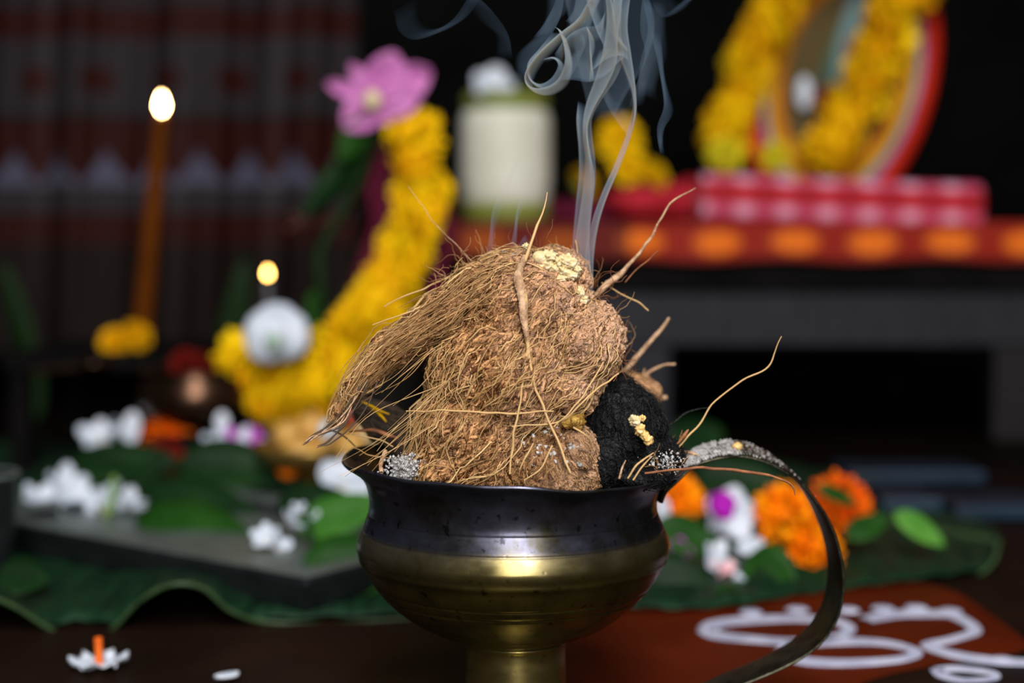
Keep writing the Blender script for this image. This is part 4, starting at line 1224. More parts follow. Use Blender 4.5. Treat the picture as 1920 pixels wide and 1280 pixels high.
def sample(v, F, n, seed, front=True):
    rg = np.random.default_rng(seed)
    T = np.array([f[:3] for f in F])
    a, b, c = v[T[:, 0]], v[T[:, 1]], v[T[:, 2]]
    nr = np.cross(b - a, c - a)
    ar = np.linalg.norm(nr, axis=1)
    nrm = nr / (ar[:, None] + 1e-15)
    vis = -nrm[:, 1] * .9 + nrm[:, 2] * .5
    w = ar * np.clip(vis + .35, 0, 1) if front else ar
    i = rg.choice(len(T), n, p=w / w.sum())
    u = rg.random((n, 2)); u[u.sum(1) > 1] = 1 - u[u.sum(1) > 1]
    return a[i] + (b - a)[i] * u[:, :1] + (c - a)[i] * u[:, 1:], nrm[i]
def grow(v, F, n, flow, length, rad, lift, jit, seed, K=9, curl=.25, front=True, end_lift=0.0, noise=.12):
    rg = np.random.default_rng(seed)
    bvh = BVHTree.FromPolygons([Vector(x) for x in v], F)
    p0, n0 = sample(v, F, n, seed, front)
    paths = np.zeros((n, K, 3)); radii = np.zeros((n, K))
    for i in range(n):
        L = rg.uniform(*length)
        p = p0[i].copy(); nn = n0[i]
        ja = rg.normal(0, jit); cv = rg.normal(0, curl)
        r = rg.uniform(*rad); lf = rg.uniform(*lift); el = end_lift * rg.random() ** 2
        for k in range(K):
            paths[i, k] = p + nn * (lf * (1 - .6 * math.cos(k / (K - 1) * 2 * PI)) + el * (k / (K - 1)) ** 2)
            radii[i, k] = r * (1 - .65 * (k / (K - 1)) ** 3) * (1 + .15 * rg.normal())
            d = flow(p)
            d = d - nn * d.dot(nn)
            d /= np.linalg.norm(d) + 1e-9
            s = np.cross(nn, d)
            an = ja + cv * (k / K - .3) + rg.normal(0, noise)
            d = d * math.cos(an) + s * math.sin(an)
            q = p + d * L / (K - 1)
            hit = bvh.find_nearest(Vector(q))
            if hit[0] is not None and (Vector(q) - hit[0]).length < .006:
                p = np.array(hit[0]); n2 = np.array(hit[1]); nn = nn * .5 + n2 * .5; nn /= np.linalg.norm(nn) + 1e-9
            else:
                p = p + (q - p) * .25
    return paths, radii
def strands(curves, radii, n=5, K=26, wig=.0006, seed=0):
    """list of px curves [(px,py,Y)...] -> list of (V,F)"""
    rg = np.random.default_rng(seed)
    out = []
    for pts, r in zip(curves, radii):
        c = cr([P(*q) for q in pts], K)
        c = c + wig * np.stack([vn(c * 160 + 7 * len(out), 1), vn(c * 160, 2), vn(c * 160, 3)], 1)
        rr = np.interp(np.linspace(0, 1, K), np.linspace(0, 1, len(r)), r) * (1 + .18 * vn(c * 900, 5))
        out.append(tubes(c[None], rr[None], n))
    return out

FLOW = flow_field([(1000, 490, -.8, .25), (900, 530, -.9, .35), (820, 585, -.85, .5), (740, 645, -.75, .66), (680, 720, -.55, .83), (640, 780, -.5, .86), (1110, 640, -.5, .86), (1050, 560, -.6, .8), (950, 640, -.6, .8), (870, 760, -.62, .78), (880, 860, -.7, .7), (950, 800, -.55, .83), (1100, 720, -.75, .66)])
YH = .655
main = [E(985, 590, YH, 128, 112, .040), E(955, 690, YH - .004, 146, 130, .042), E(892, 805, YH - .006, 104, 104, .036), E(852, 872, YH - .006, 84, 56, .032), E(920, 850, YH - .008, 60, 70, .03), E(1085, 640, YH - .005, 70, 78, .036), E(1125, 640, YH - .004, 38, 48, .024),
        E(1040, 520, YH + .005, 62, 48, .028), E(965, 518, YH + .004, 64, 40, .028), E(1000, 762, YH - .010, 66, 52, .026), E(1065, 720, YH - .01, 60, 55, .03),
        # flap curving off to the left
        E(900, 540, YH - .004, 50, 38, .024, (0, -.5, 0)), E(840, 586, YH - .010, 50, 36, .020, (0, -.65, 0)), E(788, 620, YH - .013, 48, 32, .017, (0, -.6, 0)), E(740, 652, YH - .015, 46, 27, .015, (0, -.62, 0)), E(702, 686, YH - .016, 42, 21, .012, (0, -.75, 0)), E(670, 722, YH - .017, 36, 15, .009, (0, -.9, 0)), E(645, 758, YH - .017, 30, 8, .006, (0, -.95, 0))]
hv, hf = remeshed(main, .00055, 21, .0013, None, (-.6, 0, -.8), .0017, 1 / .0025)
husk = thing('coconut_husk', 'big tan coconut husk with a curved flap heaped in the brass pot', 'husk', (XP, YH, zpx(905)))
part('husk_body', hv, hf, M_HUSK, husk)
def flakes(v, F, n, flow, parent, seed, rad=(.00025, .0007), length=(.003, .009), m=None):
    p, r = grow(v, F, n, flow, length, rad, (-.0001, .0005), .5, seed, K=5, curl=.8)
    r = r * np.random.default_rng(seed).uniform(.5, 1.4, r.shape)
    r[:, 0] *= .4; r[:, -1] *= .4
    part('pith_flakes', *tubes(p, r, 5), m or M_FLAKE, parent, kind='stuff', label='short matted flakes of pith')
flakes(hv, hf, 4600, FLOW, husk, 301, (.0003, .0009))
M_GAPFIB = mat('gap_shade_fibre', (0.045, 0.016, 0.005, 1), (0.16, 0.065, 0.018, 1), 70, rough=0.7, island=0.7, spec=0.1)  # dark fibres added to mimic the shade in gaps of the husk
p0, r0 = grow(hv, hf, 1100, FLOW, (.006, .020), (.0001, .00026), (-.0001, .0006), .45, 41)
part('gap_shade_fibres', *tubes(p0, r0, 3), M_GAPFIB, husk, kind='stuff', label='dark brown fibres added as shade in the gaps of the pith')
p1, r1 = grow(hv, hf, 3000, FLOW, (.006, .024), (.00007, .00018), (.0003, .0010), .36, 31)
part('fibres', *tubes(p1, r1, 3), M_FIBRE, husk, kind='stuff', label='short coir fibres matted on the husk')
p2, r2 = grow(hv, hf, 380, FLOW, (.025, .07), (.00016, .00036), (.0006, .0024), .22, 32, K=14, curl=.35, end_lift=.004, noise=.07)
part('long_fibres', *tubes(p2, r2, 4), M_STRAW, husk, kind='stuff', label='long straw coloured fibres over the husk')
# fibres along the flap, running out past its tip
rg = np.random.default_rng(5)
cl = cr([(960, 505), (895, 543), (836, 588), (786, 621), (738, 654), (698, 690), (664, 728), (638, 768), (608, 804), (565, 838)], 60)
wd = np.interp(np.linspace(0, 1, 60), [0, .11, .22, .33, .44, .55, .66, .77, .88, 1], [28, 40, 42, 38, 33, 27, 20, 12, 7, 3])
tg = np.gradient(cl, axis=0); tg /= np.linalg.norm(tg, axis=1, keepdims=True)
nm = np.stack([-tg[:, 1], tg[:, 0]], 1)
pp, rr = [], []
for k in range(190):
    s0 = rg.uniform(0, .74); s1 = min(rg.uniform(s0 + .15, s0 + .5), rg.uniform(.68, 1.0))
    u0 = rg.uniform(-1.02, 1.02); u1 = u0 + rg.normal(0, .42)
    ss = np.linspace(s0, s1, 16) * 59
    i = ss.astype(int); i = np.clip(i, 0, 58); f = ss - i
    c = cl[i] * (1 - f[:, None]) + cl[i + 1] * f[:, None]
    nn_ = nm[i]; w_ = wd[i]
    u = np.linspace(u0, u1, 16) + .11 * np.sin(np.linspace(0, rg.uniform(3, 11), 16) + rg.uniform(0, 6))
    q = c + nn_ * (u * w_)[:, None]
    dep = YH - .017 - .018 * np.sqrt(np.clip(1 - u ** 2, 0, 1)) * np.clip(wd[i] / 42, .1, 1) - rg.uniform(0, .0018)
    pp.append([P(a[0], a[1], y) for a, y in zip(q, dep)])
    r = rg.uniform(.00010, .00026)
    rr.append(r * np.interp(np.linspace(0, 1, 16), [0, .1, .8, 1], [.5, 1, 1, .3]))
part('flap_fibres', *tubes(pp, rr, 3), M_FIBRE, husk, kind='stuff', label='fibres combed along the flap to its tip')
for k in range(9):
    a0 = (rg.uniform(668, 712), rg.uniform(700, 742)); a1 = (rg.uniform(562, 612), rg.uniform(812, 842))
    mx, my = (a0[0] + a1[0]) / 2 + rg.uniform(6, 20), (a0[1] + a1[1]) / 2 + rg.uniform(4, 18)
    V, F = strands([[(*a0, .628), (mx, my, .626), (a1[0] + 18, a1[1] - 10, .626), (*a1, .626)]], [[.0003, .0003, .0004, .00015]], 5, 26, .0006, k)[0]
    part('tip_strand', V, F, M_DARKFIB if k % 3 else M_TWIG, husk)
# frizz at the crown and right edge
def frizz(region, n, L, r, seed, m, name, lab, updir=(0, 0, 1), spread=1.0, parent=None):
    rg = np.random.default_rng(seed)
    pp, rr = [], []
    for k in range(n):
        x0, y0, Y = region[rg.integers(len(region))]
        p = P(x0 + rg.normal(0, 14), y0 + rg.normal(0, 8), Y + rg.normal(0, .008))
        d = np.array(updir) + rg.normal(0, spread, 3) * [1, .6, .8]
        d /= np.linalg.norm(d)
        l = rg.uniform(*L)
        pts = [p]
        for q in range(11):
            d = d + rg.normal(0, .28, 3); d /= np.linalg.norm(d)
            pts.append(pts[-1] + d * l / 11)
        pp.append(pts); rr.append(np.linspace(1, .5, 12) * rg.uniform(*r))
    part(name, *tubes(pp, rr, 4), m, parent or husk, kind='stuff', label=lab)
crown = [(830, 525, YH), (860, 508, YH), (890, 495, YH), (930, 485, YH), (965, 478, YH), (1000, 482, YH), (1060, 505, YH), (1090, 540, YH), (1130, 590, YH), (1155, 620, YH), (1158, 660, YH), (1150, 700, YH)]
frizz(crown, 150, (.006, .020), (.00012, .00024), 3, M_FIBRE, 'crown_frizz', 'wiry ends frizzing at the crown', (0, -.3, .7))
frizz([(1150, 620, YH), (1160, 660, YH), (1140, 720, YH), (1100, 560, YH), (1125, 545, YH)], 45, (.008, .022), (.00012, .00022), 4, M_RUST, 'edge_frizz', 'brown wiry ends at the right edge', (.7, 0, .2))
# fibres hanging across the gap under the flap and over the rim
pp, rr = [], []
rg = np.random.default_rng(9)
for k in range(26):
    x0, y0 = rg.uniform(770, 900), rg.uniform(630, 800)
    L = rg.uniform(90, 240); an = math.radians(rg.uniform(105, 150))
    x1, y1 = x0 + L * math.cos(an), min(y0 + L * math.sin(an), 893)
    Y0 = YH - .036 + rg.uniform(-.004, .006)
    mid = ((x0 + x1) / 2 + rg.normal(0, 12), (y0 + y1) / 2 + rg.normal(0, 10))
    pp.append(cr([P(x0, y0, Y0), P(*mid, Y0 - rg.uniform(0, .006)), P(x1, y1, Y0 + rg.uniform(-.004, .004))], 14))
    r = rg.uniform(.00012, .0003)
    rr.append(r * np.linspace(1, .45, 14))
part('stray_fibres', *tubes(pp, rr, 4), M_STRAW, husk, kind='stuff', label='stray fibres hanging under the flap')
# single strands named one by one
single = [([(1026, 362, .640), (1010, 415, .634), (990, 475, .628), (976, 515, .618), (982, 560, .612), (988, 620, .610), (992, 665, .609), (1008, 735, .608), (1035, 800, .606), (1068, 885, .602)], [.0002, .0006, .0008, .0013, .0016, .0013, .0008, .0006, .0006, .0005], M_STRAW, 'pale strand crossing the husk top to bottom'),
          ([(984, 480, .628), (972, 520, .616), (980, 575, .611), (990, 640, .609)], [.0011, .0024, .0022, .0008], M_TWIG, 'broad flaked bark strip at the crown'),
          ([(990, 650, .609), (978, 740, .607), (962, 820, .606), (955, 890, .605)], [.0006, .0005, .0005, .0004], M_STRAW, None),
          ([(765, 350, .672), (800, 395, .67), (835, 440, .668), (890, 492, .662)], [.0001, .00015, .0002, .00025], M_TWIG, None),
          ([(1305, 350, .668), (1262, 378, .668), (1236, 415, .667), (1222, 445, .667), (1180, 495, .666), (1150, 525, .664), (1110, 560, .66)], [.0002, .0005, .0005, .0007, .0009, .0018, .0012], M_TWIG, 'thick strand rising to the right'),
          ([(1236, 470, .666), (1200, 500, .666), (1172, 530, .665)], [.0002, .0003, .0003], M_RUST, None),
          ([(1216, 580, .668), (1190, 562, .667), (1160, 548, .667), (1130, 530, .666)], [.0004, .0004, .0003, .0003], M_STRAW, None),
          ([(720, 575, .652), (760, 555, .652), (800, 540, .655), (850, 515, .655)], [.0002, .0003, .0004, .0004], M_STRAW, None),
          ([(700, 610, .640), (740, 595, .640), (790, 575, .64), (850, 540, .645)], [.0002, .0003, .0004, .0004], M_STRAW, None),
          ([(760, 770, .618), (860, 770, .612), (950, 775, .608), (1040, 770, .606)], [.0003, .0004, .0005, .0003], M_STRAW, None),
          ([(940, 470, .655), (960, 476, .650), (985, 482, .645)], [.0004, .0006, .0005], M_ASH, 'pale ashy sliver at the crown'),
          ([(1078, 450, .66), (1083, 475, .66), (1090, 500, .655)], [.0003, .0004, .0004], M_STRAW, None),
          ([(1160, 700, .622), (1100, 745, .612), (1050, 790, .608), (960, 800, .606)], [.0004, .0005, .0004, .0003], M_STRAW, None),
          ([(1155, 620, .628), (1120, 700, .615), (1080, 760, .608), (1040, 800, .606)], [.0003, .0004, .0004, .0003], M_STRAW, None)]
for (pts, r, m, lab) in single:
    V, F = strands([pts], [r], 6, 40, .0007)[0]
    part('loose_strand', V, F, m, husk, label=lab)
# flake pith lumps at the crown
pts, _ = sample(hv, hf, 2600, 77)
V, F = crumbs(pts, RNG.uniform(.0004, .0012, len(pts)), 8)
part('pith_crumbs', V, F, M_HUSK, husk, kind='stuff', label='crumbs of pith clinging between the fibres')

# pale resin lumps on the crown
k = 0
for (x, y, r) in [(1012, 482, 14), (1030, 480, 12), (1046, 490, 11), (1060, 488, 12), (1072, 494, 12), (1082, 506, 10), (1022, 498, 13), (1040, 504, 12), (1056, 506, 11), (1070, 514, 11), (1088, 548, 11), (1094, 562, 9), (1050, 522, 10), (986, 462, 8), (1008, 500, 9)]:
    lab = 'pale resin lumps melted on the husk crown beside the smoke'
    if (x, y) == (986, 462): lab = 'tiny pale pink lump at the very top of the husk'
    if (x, y) == (1088, 548): lab = 'pale resin lump low at the right where smoke rises'
    if (x, y) == (1012, 482): lab = 'smooth pale resin lump at the left of the crown cluster'
    grp = 'pale resin lumps on the husk crown' if lab.startswith('pale resin lumps') else None
    solo('resin_lump', *lump(P(x, y, YH - .022), (M(r, YH) * (1 + .3 * math.sin(k * 2.3)), M(r, YH), M(r * .85, YH)), 100 + k, .42 if x != 1012 else .06, 22, 28, 3.2), M_RESIN, lab, 'resin', grp)
    k += 1

# smaller husk piece in front
fv, ff = remeshed([E(1035, 882, .629, 86, 82, .023), E(1075, 850, .628, 50, 54, .02), E(1000, 890, .628, 56, 44, .018), E(1102, 886, .630, 30, 44, .016)], .0006, 41, .0012, None, (.4, 0, -.9), .0012, 1 / .0022)
h2 = thing('coconut_husk', 'small rounded brown husk piece against the front rim below the big husk', 'husk', (P(1040, 900, .62)[0], .62, zpx(905)))
M_HUSK2 = pith_mat('brown_husk_pith', 95, None, .62)
part('husk_body', fv, ff, M_HUSK2, h2)
FL2 = flow_field([(1000, 860, -.45, .9), (1040, 820, -.2, .95), (1090, 860, .35, .94), (1120, 890, .5, .85)])
flakes(fv, ff, 900, FL2, h2, 302, m=pith_mat('brown_flake', 120, .6, .78))
p1, r1 = grow(fv, ff, 900, FL2, (.005, .016), (.0001, .00022), (.0001, .0006), .35, 51)
part('fibres', *tubes(p1, r1, 3), M_FIBRE, h2, kind='stuff')
pts, _ = sample(fv, ff, 700, 78)
part('pith_crumbs', *crumbs(pts, RNG.uniform(.0004, .0011, len(pts)), 9), M_HUSK2, h2, kind='stuff')
pts, _ = sample(fv, ff, 500, 79)
pts = pts[(pts[:, 2] > zpx(840)) & (pts[:, 0] < P(1090, 830, .62)[0])][:130]
part('ash_crumbs', *crumbs(pts, RNG.uniform(.0005, .0013, len(pts)), 10), M_ASH, h2, kind='stuff', label='grey ash on the top of the piece')
for pts in ([(1035, 835, .602), (1010, 880, .600), (985, 900, .600)], [(1000, 830, .602), (985, 860, .600), (975, 880, .600)], [(1075, 800, .60), (1100, 815, .60), (1110, 835, .605)]):
    part('loose_strand', *strands([pts], [[.0004, .0004, .0003]], 5, 20)[0], M_STRAW, h2)

# charred clump
cv, cf = remeshed([E(1165, 800, .652, 66, 92, .03), E(1130, 860, .64, 45, 60, .025), E(1195, 850, .655, 60, 50, .03), E(1240, 850, .655, 40, 26, .02), E(1150, 740, .662, 45, 34, .024), E(1190, 885, .64, 70, 26, .025)], .0009, 61, .003, None, (.3, 0, -.9), .0011)
ch = thing('charred_clump', 'black charred fibre clump filling the right side of the pot', 'husk', (P(1170, 900, .65)[0], .65, zpx(905)))
part('clump_body', cv, cf, M_CHAR, ch)
FL3 = flow_field([(1160, 760, .3, .95), (1200, 830, .5, .85), (1120, 860, -.1, .98), (1240, 850, .85, .4)])
p1, r1 = grow(cv, cf, 1500, FL3, (.006, .02), (.0001, .0002), (.0002, .0015), .6, 62, curl=1.0)
part('burnt_fibres', *tubes(p1, r1, 3), M_CHAR, ch, kind='stuff')
for pts, r, m in [([(1236, 812, .655), (1270, 785, .655), (1300, 770, .655), (1332, 764, .655)], [.0003, .0005, .0004, .0002], M_CHAR),
                  ([(1262, 850, .645), (1285, 825, .645), (1312, 795, .645), (1340, 752, .645), (1395, 712, .645), (1440, 688, .645), (1452, 660, .645), (1465, 632, .645)], [.0004, .0005, .0005, .0004, .0004, .0004, .0003, .0002], M_STRAW),
                  ([(1175, 895, .60), (1195, 870, .60), (1225, 848, .605)], [.0004, .0005, .0003], M_STRAW),
                  ([(1185, 898, .60), (1205, 872, .60), (1222, 855, .605)], [.0004, .0004, .0002], M_STRAW),
                  ([(1160, 898, .60), (1165, 880, .60), (1172, 862, .605)], [.0005, .0005, .0002], M_TWIG),
                  ([(1210, 888, .612), (1300, 878, .612), (1370, 880, .612), (1430, 890, .612), (1470, 903, .612), (1488, 915, .612), (1490, 928, .612)], [.0005, .0007, .0008, .0007, .0005, .0004, .0002], M_RUST),
                  ([(1268, 845, .65), (1290, 850, .65), (1310, 854, .65)], [.0004, .0009, .0003], M_TWIG),
                  ([(1270, 832, .642), (1285, 815, .642), (1292, 805, .642)], [.0003, .0010, .0003], M_RUST)]:
    part('loose_strand', *strands([pts], [r], 6, 40, .0006)[0], m, ch)
frizz([(1240, 880, .62), (1270, 868, .64), (1260, 845, .65)], 30, (.004, .012), (.0001, .0002), 14, M_FIBRE, 'rim_frizz', 'pale fibre ends at the handle root', (.3, 0, .5), parent=ch)
pts = np.array([P(RNG.normal(1245, 18), RNG.normal(868, 9), .635 + RNG.normal(0, .01)) for _ in range(320)])
solo('ash_flakes', *crumbs(pts, RNG.uniform(.00015, .0008, 320), 12), M_ASH, 'pale ash flakes on the charred clump near the handle root', 'ash', kind='stuff', smooth=False)
for i, (x, y, r, lab) in enumerate([(1190, 788, 10, 'whitish resin bead at the top of the amber row on the charred clump'), (1200, 805, 10, 'second amber bead of the row on the charred clump'), (1208, 815, 8, 'third amber bead of the row, the smallest'), (1216, 825, 9, 'lowest amber bead of the row on the charred clump'), (1204, 784, 6, 'tiny amber bead right of the whitish bead')]):
    solo('resin_bead', *lump(P(x, y, .612), (M(r, .63), M(r, .63), M(r, .63)), 120 + i, .45, 18, 22), M_RESIN if i == 0 else M_AMBER, lab, 'resin')
ov, of_ = remeshed([E(1076, 788, .618, 20, 16, .008), E(1062, 795, .618, 14, 10, .006)], .0007, 71, .002, None, (1, 0, 0))
oc = solo('resin_tuft', ov, of_, M_AMBER if False else mat('ochre_tuft', (.28, .13, .02, 1), (.55, .34, .07, 1), 260, rough=.7, bump=.6), 'ochre tuft between the big husk and the charred clump', 'husk')

# husk piece behind on the right
bv, bf = remeshed([E(1185, 728, .715, 38, 30, .016), E(1210, 740, .715, 24, 28, .014), E(1160, 712, .71, 26, 18, .014), E(1195, 790, .71, 24, 50, .014)], .0009, 81, .003, None, (.4, 0, -.9))
h3 = thing('coconut_husk', 'small blurred husk piece at the back right behind the charred clump', 'husk', (P(1190, 760, .715)[0], .715, zpx(880)))
part('husk_body', bv, bf, M_HUSK, h3)
flakes(bv, bf, 260, FL3, h3, 303)
p1, r1 = grow(bv, bf, 260, FL3, (.005, .014), (.0001, .0002), (.0001, .0008), .6, 83)
part('fibres', *tubes(p1, r1, 3), M_FIBRE, h3, kind='stuff')
for pts, r, m in [([(1252, 594, .70), (1232, 625, .70), (1205, 655, .70), (1180, 685, .70), (1162, 705, .705)], [.0007, .0011, .0013, .0014, .0012], M_TWIG),
                  ([(1266, 682, .71), (1240, 684, .71), (1215, 698, .71), (1200, 715, .71)], [.0006, .0007, .0009, .0008], M_TWIG),
                  ([(1250, 744, .72), (1235, 748, .72), (1212, 758, .72)], [.0011, .0012, .0007], M_TWIG),
                  ([(1210, 690, .71), (1205, 705, .71), (1195, 730, .71)], [.0003, .0004, .0004], M_STRAW)]:
    part('loose_strand', *strands([pts], [r], 6, 30, .0008)[0], m, h3)

# scorched flap behind on the left
lv, lf = remeshed([E(690, 768, .70, 30, 20, .012, (0, .6, 0)), E(730, 795, .695, 50, 32, .016, (0, .55, 0)), E(775, 825, .69, 56, 40, .018, (0, .5, 0)), E(810, 860, .685, 50, 50, .02)], .0009, 91, .002, None, (.8, 0, -.5))
h4 = thing('coconut_husk', 'dark scorched husk flap showing under the curved flap at left', 'husk', (P(750, 840, .69)[0], .69, zpx(880)))
part('husk_body', lv, lf, M_DARKHUSK, h4)
FL4 = flow_field([(690, 765, .8, .55), (740, 800, .82, .55), (800, 850, .7, .7)])
p1, r1 = grow(lv, lf, 1100, FL4, (.008, .026), (.00012, .00026), (.0001, .0008), .2, 93)
part('fibres', *tubes(p1, r1, 3), M_DARKFIB, h4, kind='stuff')
for pts in ([(680, 752, .682), (705, 765, .678), (730, 775, .676)], [(695, 765, .68), (715, 778, .678), (725, 790, .676)]):
    part('yellow_fleck', *strands([pts], [[.0003, .0007, .0003]], 6, 16)[0], M_GOLD, h4, label='yellow petal fleck')
for pts, r, m in [([(655, 812, .66), (690, 805, .66), (720, 812, .66), (745, 822, .66)], [.0003, .0008, .0012, .0006], M_RUST),
                  ([(612, 800, .66), (640, 815, .66), (665, 838, .66)], [.0003, .0004, .0003], M_DARKFIB),
                  ([(665, 840, .65), (700, 855, .645), (745, 858, .64)], [.0002, .0003, .0002], M_FIBRE),
                  ([(720, 845, .63), (716, 868, .625), (714, 888, .62)], [.0011, .0012, .0009], M_TWIG),
                  ([(735, 835, .65), (705, 820, .65), (650, 815, .65)], [.0003, .0003, .0002], M_STRAW)]:
    part('loose_strand', *strands([pts], [r], 6, 26, .0008)[0], m, h4)
# ash chunk inside the rim, left
pts = np.array([P(RNG.normal(760, 14), min(RNG.normal(876, 11), 892), .626 + RNG.normal(0, .004)) for _ in range(700)])
solo('ash_chunk', *join(lump(P(760, 880, .629), (M(26, .62), .007, M(24, .62)), 140, .3, 20, 26), crumbs(pts, RNG.uniform(.0002, .0009, 700), 15)), M_ASH, 'crumbly grey ash chunk inside the left front rim', 'ash')
# bed of ash and char the pieces lie on
solo('ash_bed', *join(lathe([(0, zpx(925)), (M(150, YP), zpx(928)), (M(262, YP), zpx(940)), (M(262, YP), zpx(960)), (0, zpx(960))], 64, (XP, YP, 0))), M_DARKHUSK, 'dark bed of char under the husks inside the pot', 'ash', kind='stuff')

# ------------------------------------------------------------------ smoke
smoke = thing('smoke', 'thin blue grey smoke rising from the husk and curling at the top', 'smoke', P(1100, 560, .66))
def sheet(rows, h, m, name='wisp'):
    """rows (T,S,3): a thin closed sheet of smoke, thickness h tapering to its borders"""
    R = np.asarray(rows)
    T, Sn, _ = R.shape
    du = np.gradient(R, axis=0); dv = np.gradient(R, axis=1)
    nn = np.cross(du, dv); nn /= np.linalg.norm(nn, axis=2, keepdims=True) + 1e-12
    e = np.minimum(1, np.minimum(np.arange(Sn), np.arange(Sn)[::-1]) / (Sn * .25))[None, :] * np.minimum(1, np.minimum(np.arange(T) + 2, np.arange(T)[::-1]) / (T * .12))[:, None]
    off = nn * (h * .5 * np.clip(e, .03, 1))[:, :, None]
    A, B = (R + off).reshape(-1, 3), (R - off).reshape(-1, 3)
    g = grid_faces(T, Sn)
    n0 = T * Sn
    F = g + [tuple(q + n0 for q in f[::-1]) for f in g]
    bd = [j for j in range(Sn)] + [i * Sn + Sn - 1 for i in range(1, T)] + [(T - 1) * Sn + j for j in range(Sn - 2, -1, -1)] + [i * Sn for i in range(T - 2, 0, -1)]
    F += [(bd[k], n0 + bd[k], n0 + bd[(k + 1) % len(bd)], bd[(k + 1) % len(bd)]) for k in range(len(bd))]
    o = part(name, np.vstack([A, B]), F, m, smoke)
    bm = bmesh.new(); bm.from_mesh(o.data)
    bmesh.ops.recalc_face_normals(bm, faces=bm.faces)
    bm.to_mesh(o.data); bm.free()
    return o
def ribbon(levels, waves, depth, m, h=.0007, T=110, Sn=44, Y=.66, ph=0.0, dphi=2.0, seed=0):
    """levels: (py, x_left, x_right); a folded sheet whose folds lie along both sides"""
    lv = cr(np.array(levels, float), T)
    rows = np.zeros((T, Sn, 3))
    s = np.linspace(0, 1, Sn)
    for i in range(T):
        f = i / (T - 1)
        y, a, b = lv[i]
        g = .5 - .5 * np.cos(2 * PI * waves * s + ph + dphi * f)
        g = g * (.75 + .25 * np.sin(2.3 * s * 2 + 5 * f + seed))
        for j in range(Sn):
            rows[i, j] = P(a + (b - a) * g[j], y + 10 * math.sin(3 * s[j] + seed), Y + (s[j] - .5) * depth * (1 + .6 * f))
    return sheet(rows, h, m)
ribbon([(548, 1090, 1112), (500, 1080, 1112), (450, 1080, 1112), (400, 1087, 1114), (350, 1094, 1119), (300, 1098, 1116), (260, 1094, 1110), (225, 1094, 1110), (190, 1100, 1128), (150, 1114, 1156), (110, 1126, 1172), (60, 1136, 1168), (10, 1138, 1172), (-40, 1130, 1180)], 1.5, .016, SM1, seed=1)
ribbon([(545, 1098, 1120), (480, 1098, 1124), (420, 1112, 1130), (370, 1130, 1142), (320, 1152, 1161), (270, 1172, 1179), (220, 1186, 1192), (180, 1186, 1193), (140, 1172, 1190), (100, 1156, 1184), (50, 1150, 1176), (0, 1150, 1180), (-40, 1150, 1190)], 1.0, .012, SM1, seed=2, ph=.6, dphi=1.0)
ribbon([(545, 1076, 1124), (480, 1074, 1126), (400, 1080, 1126), (340, 1086, 1122), (290, 1086, 1108), (240, 1082, 1100), (200, 1084, 1110)], 1.0, .02, SM2, seed=3, ph=1.4, dphi=1.5)
ribbon([(230, 1104, 1192), (190, 1100, 1200), (150, 1090, 1210), (100, 1080, 1220), (50, 1070, 1230), (0, 1060, 1240), (-50, 1050, 1260)], 1.7, .04, SM3, seed=4, ph=.2, dphi=1.0, h=.0016)
def curl(px, shift, m, depth=.018, h=.0007, T=90, Sn=16, Y=.66, sw=.0):
    c = cr(np.array(px, float), T)
    rows = np.zeros((T, Sn, 3))
    for i in range(T):
        for j in range(Sn):
            s = j / (Sn - 1)
            k = (s ** 1.6)
            rows[i, j] = P(c[i, 0] + shift[0] * k + 5 * math.sin(i / 9 + s * 2) * s, c[i, 1] + shift[1] * k + 4 * math.cos(i / 11 + s * 3) * s, Y + (s - .5) * depth)
    return sheet(rows, h, m)
curl([(1118, -30), (1098, 10), (1080, 38), (1045, 66), (1006, 104), (985, 138), (990, 160), (1016, 165), (1044, 150), (1058, 120), (1057, 86), (1048, 58), (1040, 50)], (16, 12), SM1)
curl([(1036, 60), (1010, 92), (990, 118), (992, 146), (1012, 158), (1034, 146), (1046, 122), (1036, 108), (1016, 112)], (12, 6), SM2)
curl([(1046, 150), (1074, 150), (1106, 154), (1134, 142), (1160, 116), (1176, 108)], (8, -52), SM2)
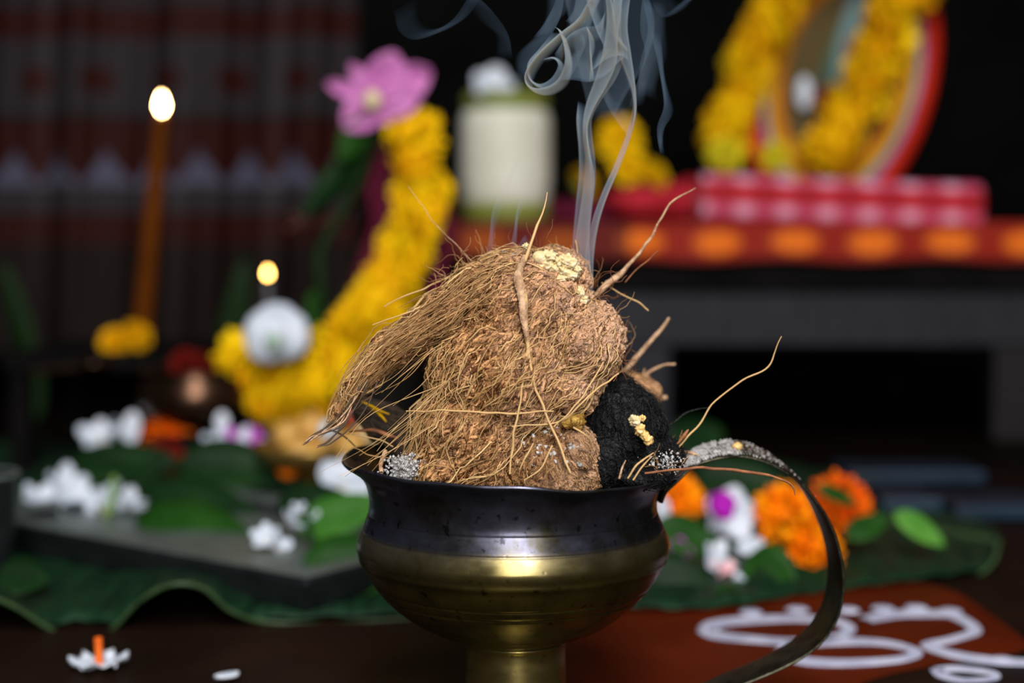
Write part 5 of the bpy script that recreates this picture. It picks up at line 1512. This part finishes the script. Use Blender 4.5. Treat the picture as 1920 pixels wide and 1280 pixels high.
curl([(1106, 154), (1109, 112), (1104, 74), (1112, 34), (1128, -10), (1135, -40)], (-46, -14), SM2)
curl([(1104, 152), (1108, 110), (1104, 72), (1100, 50)], (6, 2), SM1, depth=.008)
curl([(1110, 132), (1136, 112), (1164, 104), (1180, 116)], (4, -26), SM2)
curl([(1060, 40), (1075, 20), (1080, -10), (1078, -40)], (50, 18), SM2)
curl([(985, 150), (1000, 110), (1030, 70), (1050, 30), (1060, -20)], (-26, -10), SM3, h=.0016)
curl([(738, 20), (748, 58), (775, 74), (815, 62), (850, 36), (878, -4), (900, -30)], (40, -24), SM4, h=.0018)
curl([(890, -10), (925, 24), (950, 60), (962, 110)], (-24, 10), SM4, h=.0016)
curl([(1310, -20), (1275, 12), (1240, 30), (1216, -10)], (34, -22), SM4, h=.002)
curl([(1220, 60), (1236, 130), (1246, 195), (1232, 240), (1238, 290)], (14, 4), SM3, h=.0012)
curl([(1205, 0), (1215, 60), (1200, 120), (1196, 180)], (40, 10), SM3, h=.002)
curl([(908, 492), (918, 440), (926, 390), (945, 340), (975, 290)], (14, 4), SM3, h=.0012)
curl([(955, 470), (966, 420), (974, 380), (990, 330), (1000, 300)], (8, 3), SM3, h=.0012)
curl([(930, 490), (960, 470), (985, 440)], (16, 10), SM3, h=.0012)
curl([(1140, -30), (1150, 20), (1158, 60), (1170, 84), (1180, 96)], (-14, 4), SM2)
curl([(1090, -30), (1105, 20), (1120, 60), (1132, 92), (1124, 120)], (22, -6), SM2)
curl([(1040, 100), (1062, 70), (1092, 52), (1120, 46), (1136, 20)], (6, 30), SM2)
curl([(1066, 148), (1084, 118), (1096, 86), (1092, 60)], (-20, -6), SM3, h=.0014)
curl([(1000, 70), (1024, 40), (1040, 6), (1044, -30)], (30, -6), SM3, h=.0016)
curl([(1178, 200), (1196, 150), (1210, 100), (1200, 50), (1206, -20)], (26, 0), SM3, h=.0014)
curl([(1120, 160), (1140, 200), (1166, 240), (1184, 262)], (10, -30), SM3, h=.0014)
